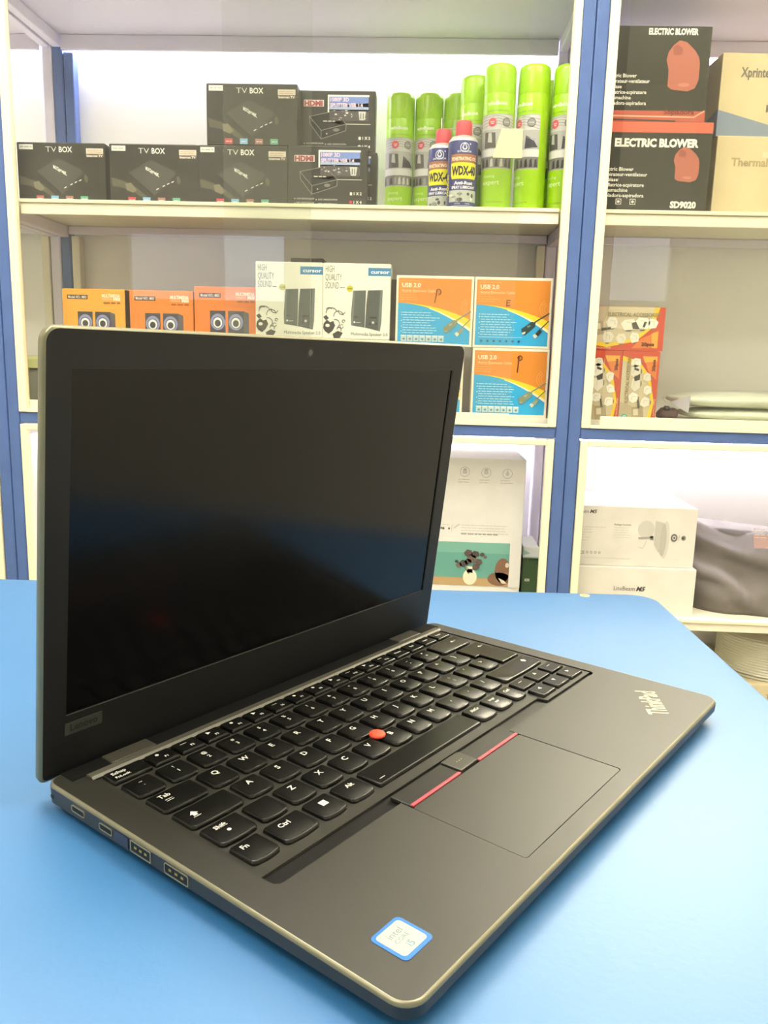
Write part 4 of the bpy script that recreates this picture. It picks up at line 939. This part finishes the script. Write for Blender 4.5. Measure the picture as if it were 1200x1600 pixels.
o = obj('lock_slot', rings_me([[(-.00015, a, zb(b)) for a, b in rrect(.2095, .2125, -.0068, -.0048, .0009, 4)]], False, True), DARK, LT)
for a, b in ((.03, .03), (W-.03, .03), (.03, D-.03), (W-.03, D-.03)):
    o = obj('rubber_foot', lathe_me([(.0065, .0), (.0075, .0004), (.0075, BT-.0121)], 20), mat('#141414', .8), LT, loc=(a, b, 0))
# hinge blocks seen between base and lid
for a, b in ((.0300, .0565), (W-.0565, W-.0300)):
    box('hinge', a, b, .2072, .2172, zb(-.0010), zb(.0009), mat('#45433a', .36, .3), LT, .0006)
box('hinge_channel', .008, W-.008, .2068, D-.0005, zb(.00005), zb(.0003), mat('#080807', .7, spec=.15), LT)

# ---- lid, leaning slightly towards the keyboard
LA = 1.68497; LH0 = D + .0038
dv = Vector((0, math.cos(LA), math.sin(LA))); nv_ = Vector((0, -math.sin(LA), math.cos(LA)))   # up the lid / out of the screen
def lp(u, t_, n_=0.0):
    q = Vector((u, LH0, zb(0))) + dv*t_ + nv_*n_; return (q.x, q.y, q.z)
LH = .2138; LB = -.0045; THK = .0062
def lol(d, r=.0075): return rrect(d, W-d, LB+d, LH-d, (.003, .003, max(.001, r-d), max(.001, r-d)), 6)
LIDM = mat('#23221e', .4, spec=.55, bump=.03, bscale=2500)
rg = [[lp(a, b, -THK) for a, b in lol(.0030)], [lp(a, b, -THK+.0006) for a, b in lol(.0012)], [lp(a, b, -THK+.0018) for a, b in lol(.0002)], [lp(a, b, -.0014) for a, b in lol(0)], [lp(a, b, -.0004) for a, b in lol(.0004)], [lp(a, b, 0) for a, b in lol(.0013)]]
LID = autosmooth(obj('lid_shell', rings_me(rg, True, False), mat('#7b785f', .38, .5), LT), 50)  # black lid lightened to olive, the light on its rim put into colour
sc = [(.0132, .0282), (W-.0132, .0282), (W-.0132, .1955), (.0132, .1955)]
me = plate_with_holes(lol(.0013), [sc], 0)
for v in me.vertices: v.co = lp(v.co.x, v.co.y, 0)
BEZ = obj('bezel', me, mat('#0f0f0d', .5, spec=.35, bump=.04, bscale=1800), LT)
obj('bezel_lip', rings_me([[lp(a, b, 0) for a, b in sc], [lp(a, b, -.0009) for a, b in sc]], False, False), mat('#3c3b34', .35), BEZ)
SCRM = mat('#010102', .16, spec=.28)
obj('screen', pyd([lp(a, b, -.0009) for a, b in sc], [(0, 1, 2, 3)]), SCRM, LT)
# webcam and microphones
def disc(name, u, t_, r, m, par, n_=.0001):
    return obj(name, pyd([lp(u + r*math.cos(2*math.pi*i/18), t_ + r*math.sin(2*math.pi*i/18), n_) for i in range(18)], [tuple(range(18))]), m, par)
wc = disc('webcam', .1607, .2052, .0032, mat('#0b0b0b', .3), LT); disc('webcam_lens', .1607, .2052, .0018, mat('#2c2b33', .08, spec=1.0), wc, .0002)
for u in (.1336, .1870): disc('microphone_hole', u, .2055, .0007, mat('#050505', .5), LT)
# nameplate below the screen
plate = obj('nameplate', rings_me([[lp(a, b, .00005) for a, b in rrect(.0125, .0328, .0176, .0242, .0003, 2)], [lp(a, b, .0003) for a, b in rrect(.0125, .0328, .0176, .0242, .0003, 2)]], False, True), mat('#4a4a43', .35, .5), LT)
p = Print(0, 0); p.text('Lenovo', .0227, .0195, .0036, mat('#15150f', .5), 1, width=.0150, align='C', bold=.03); p.build('nameplate_text', plate, lambda a, c, L: lp(a, c, .0004))
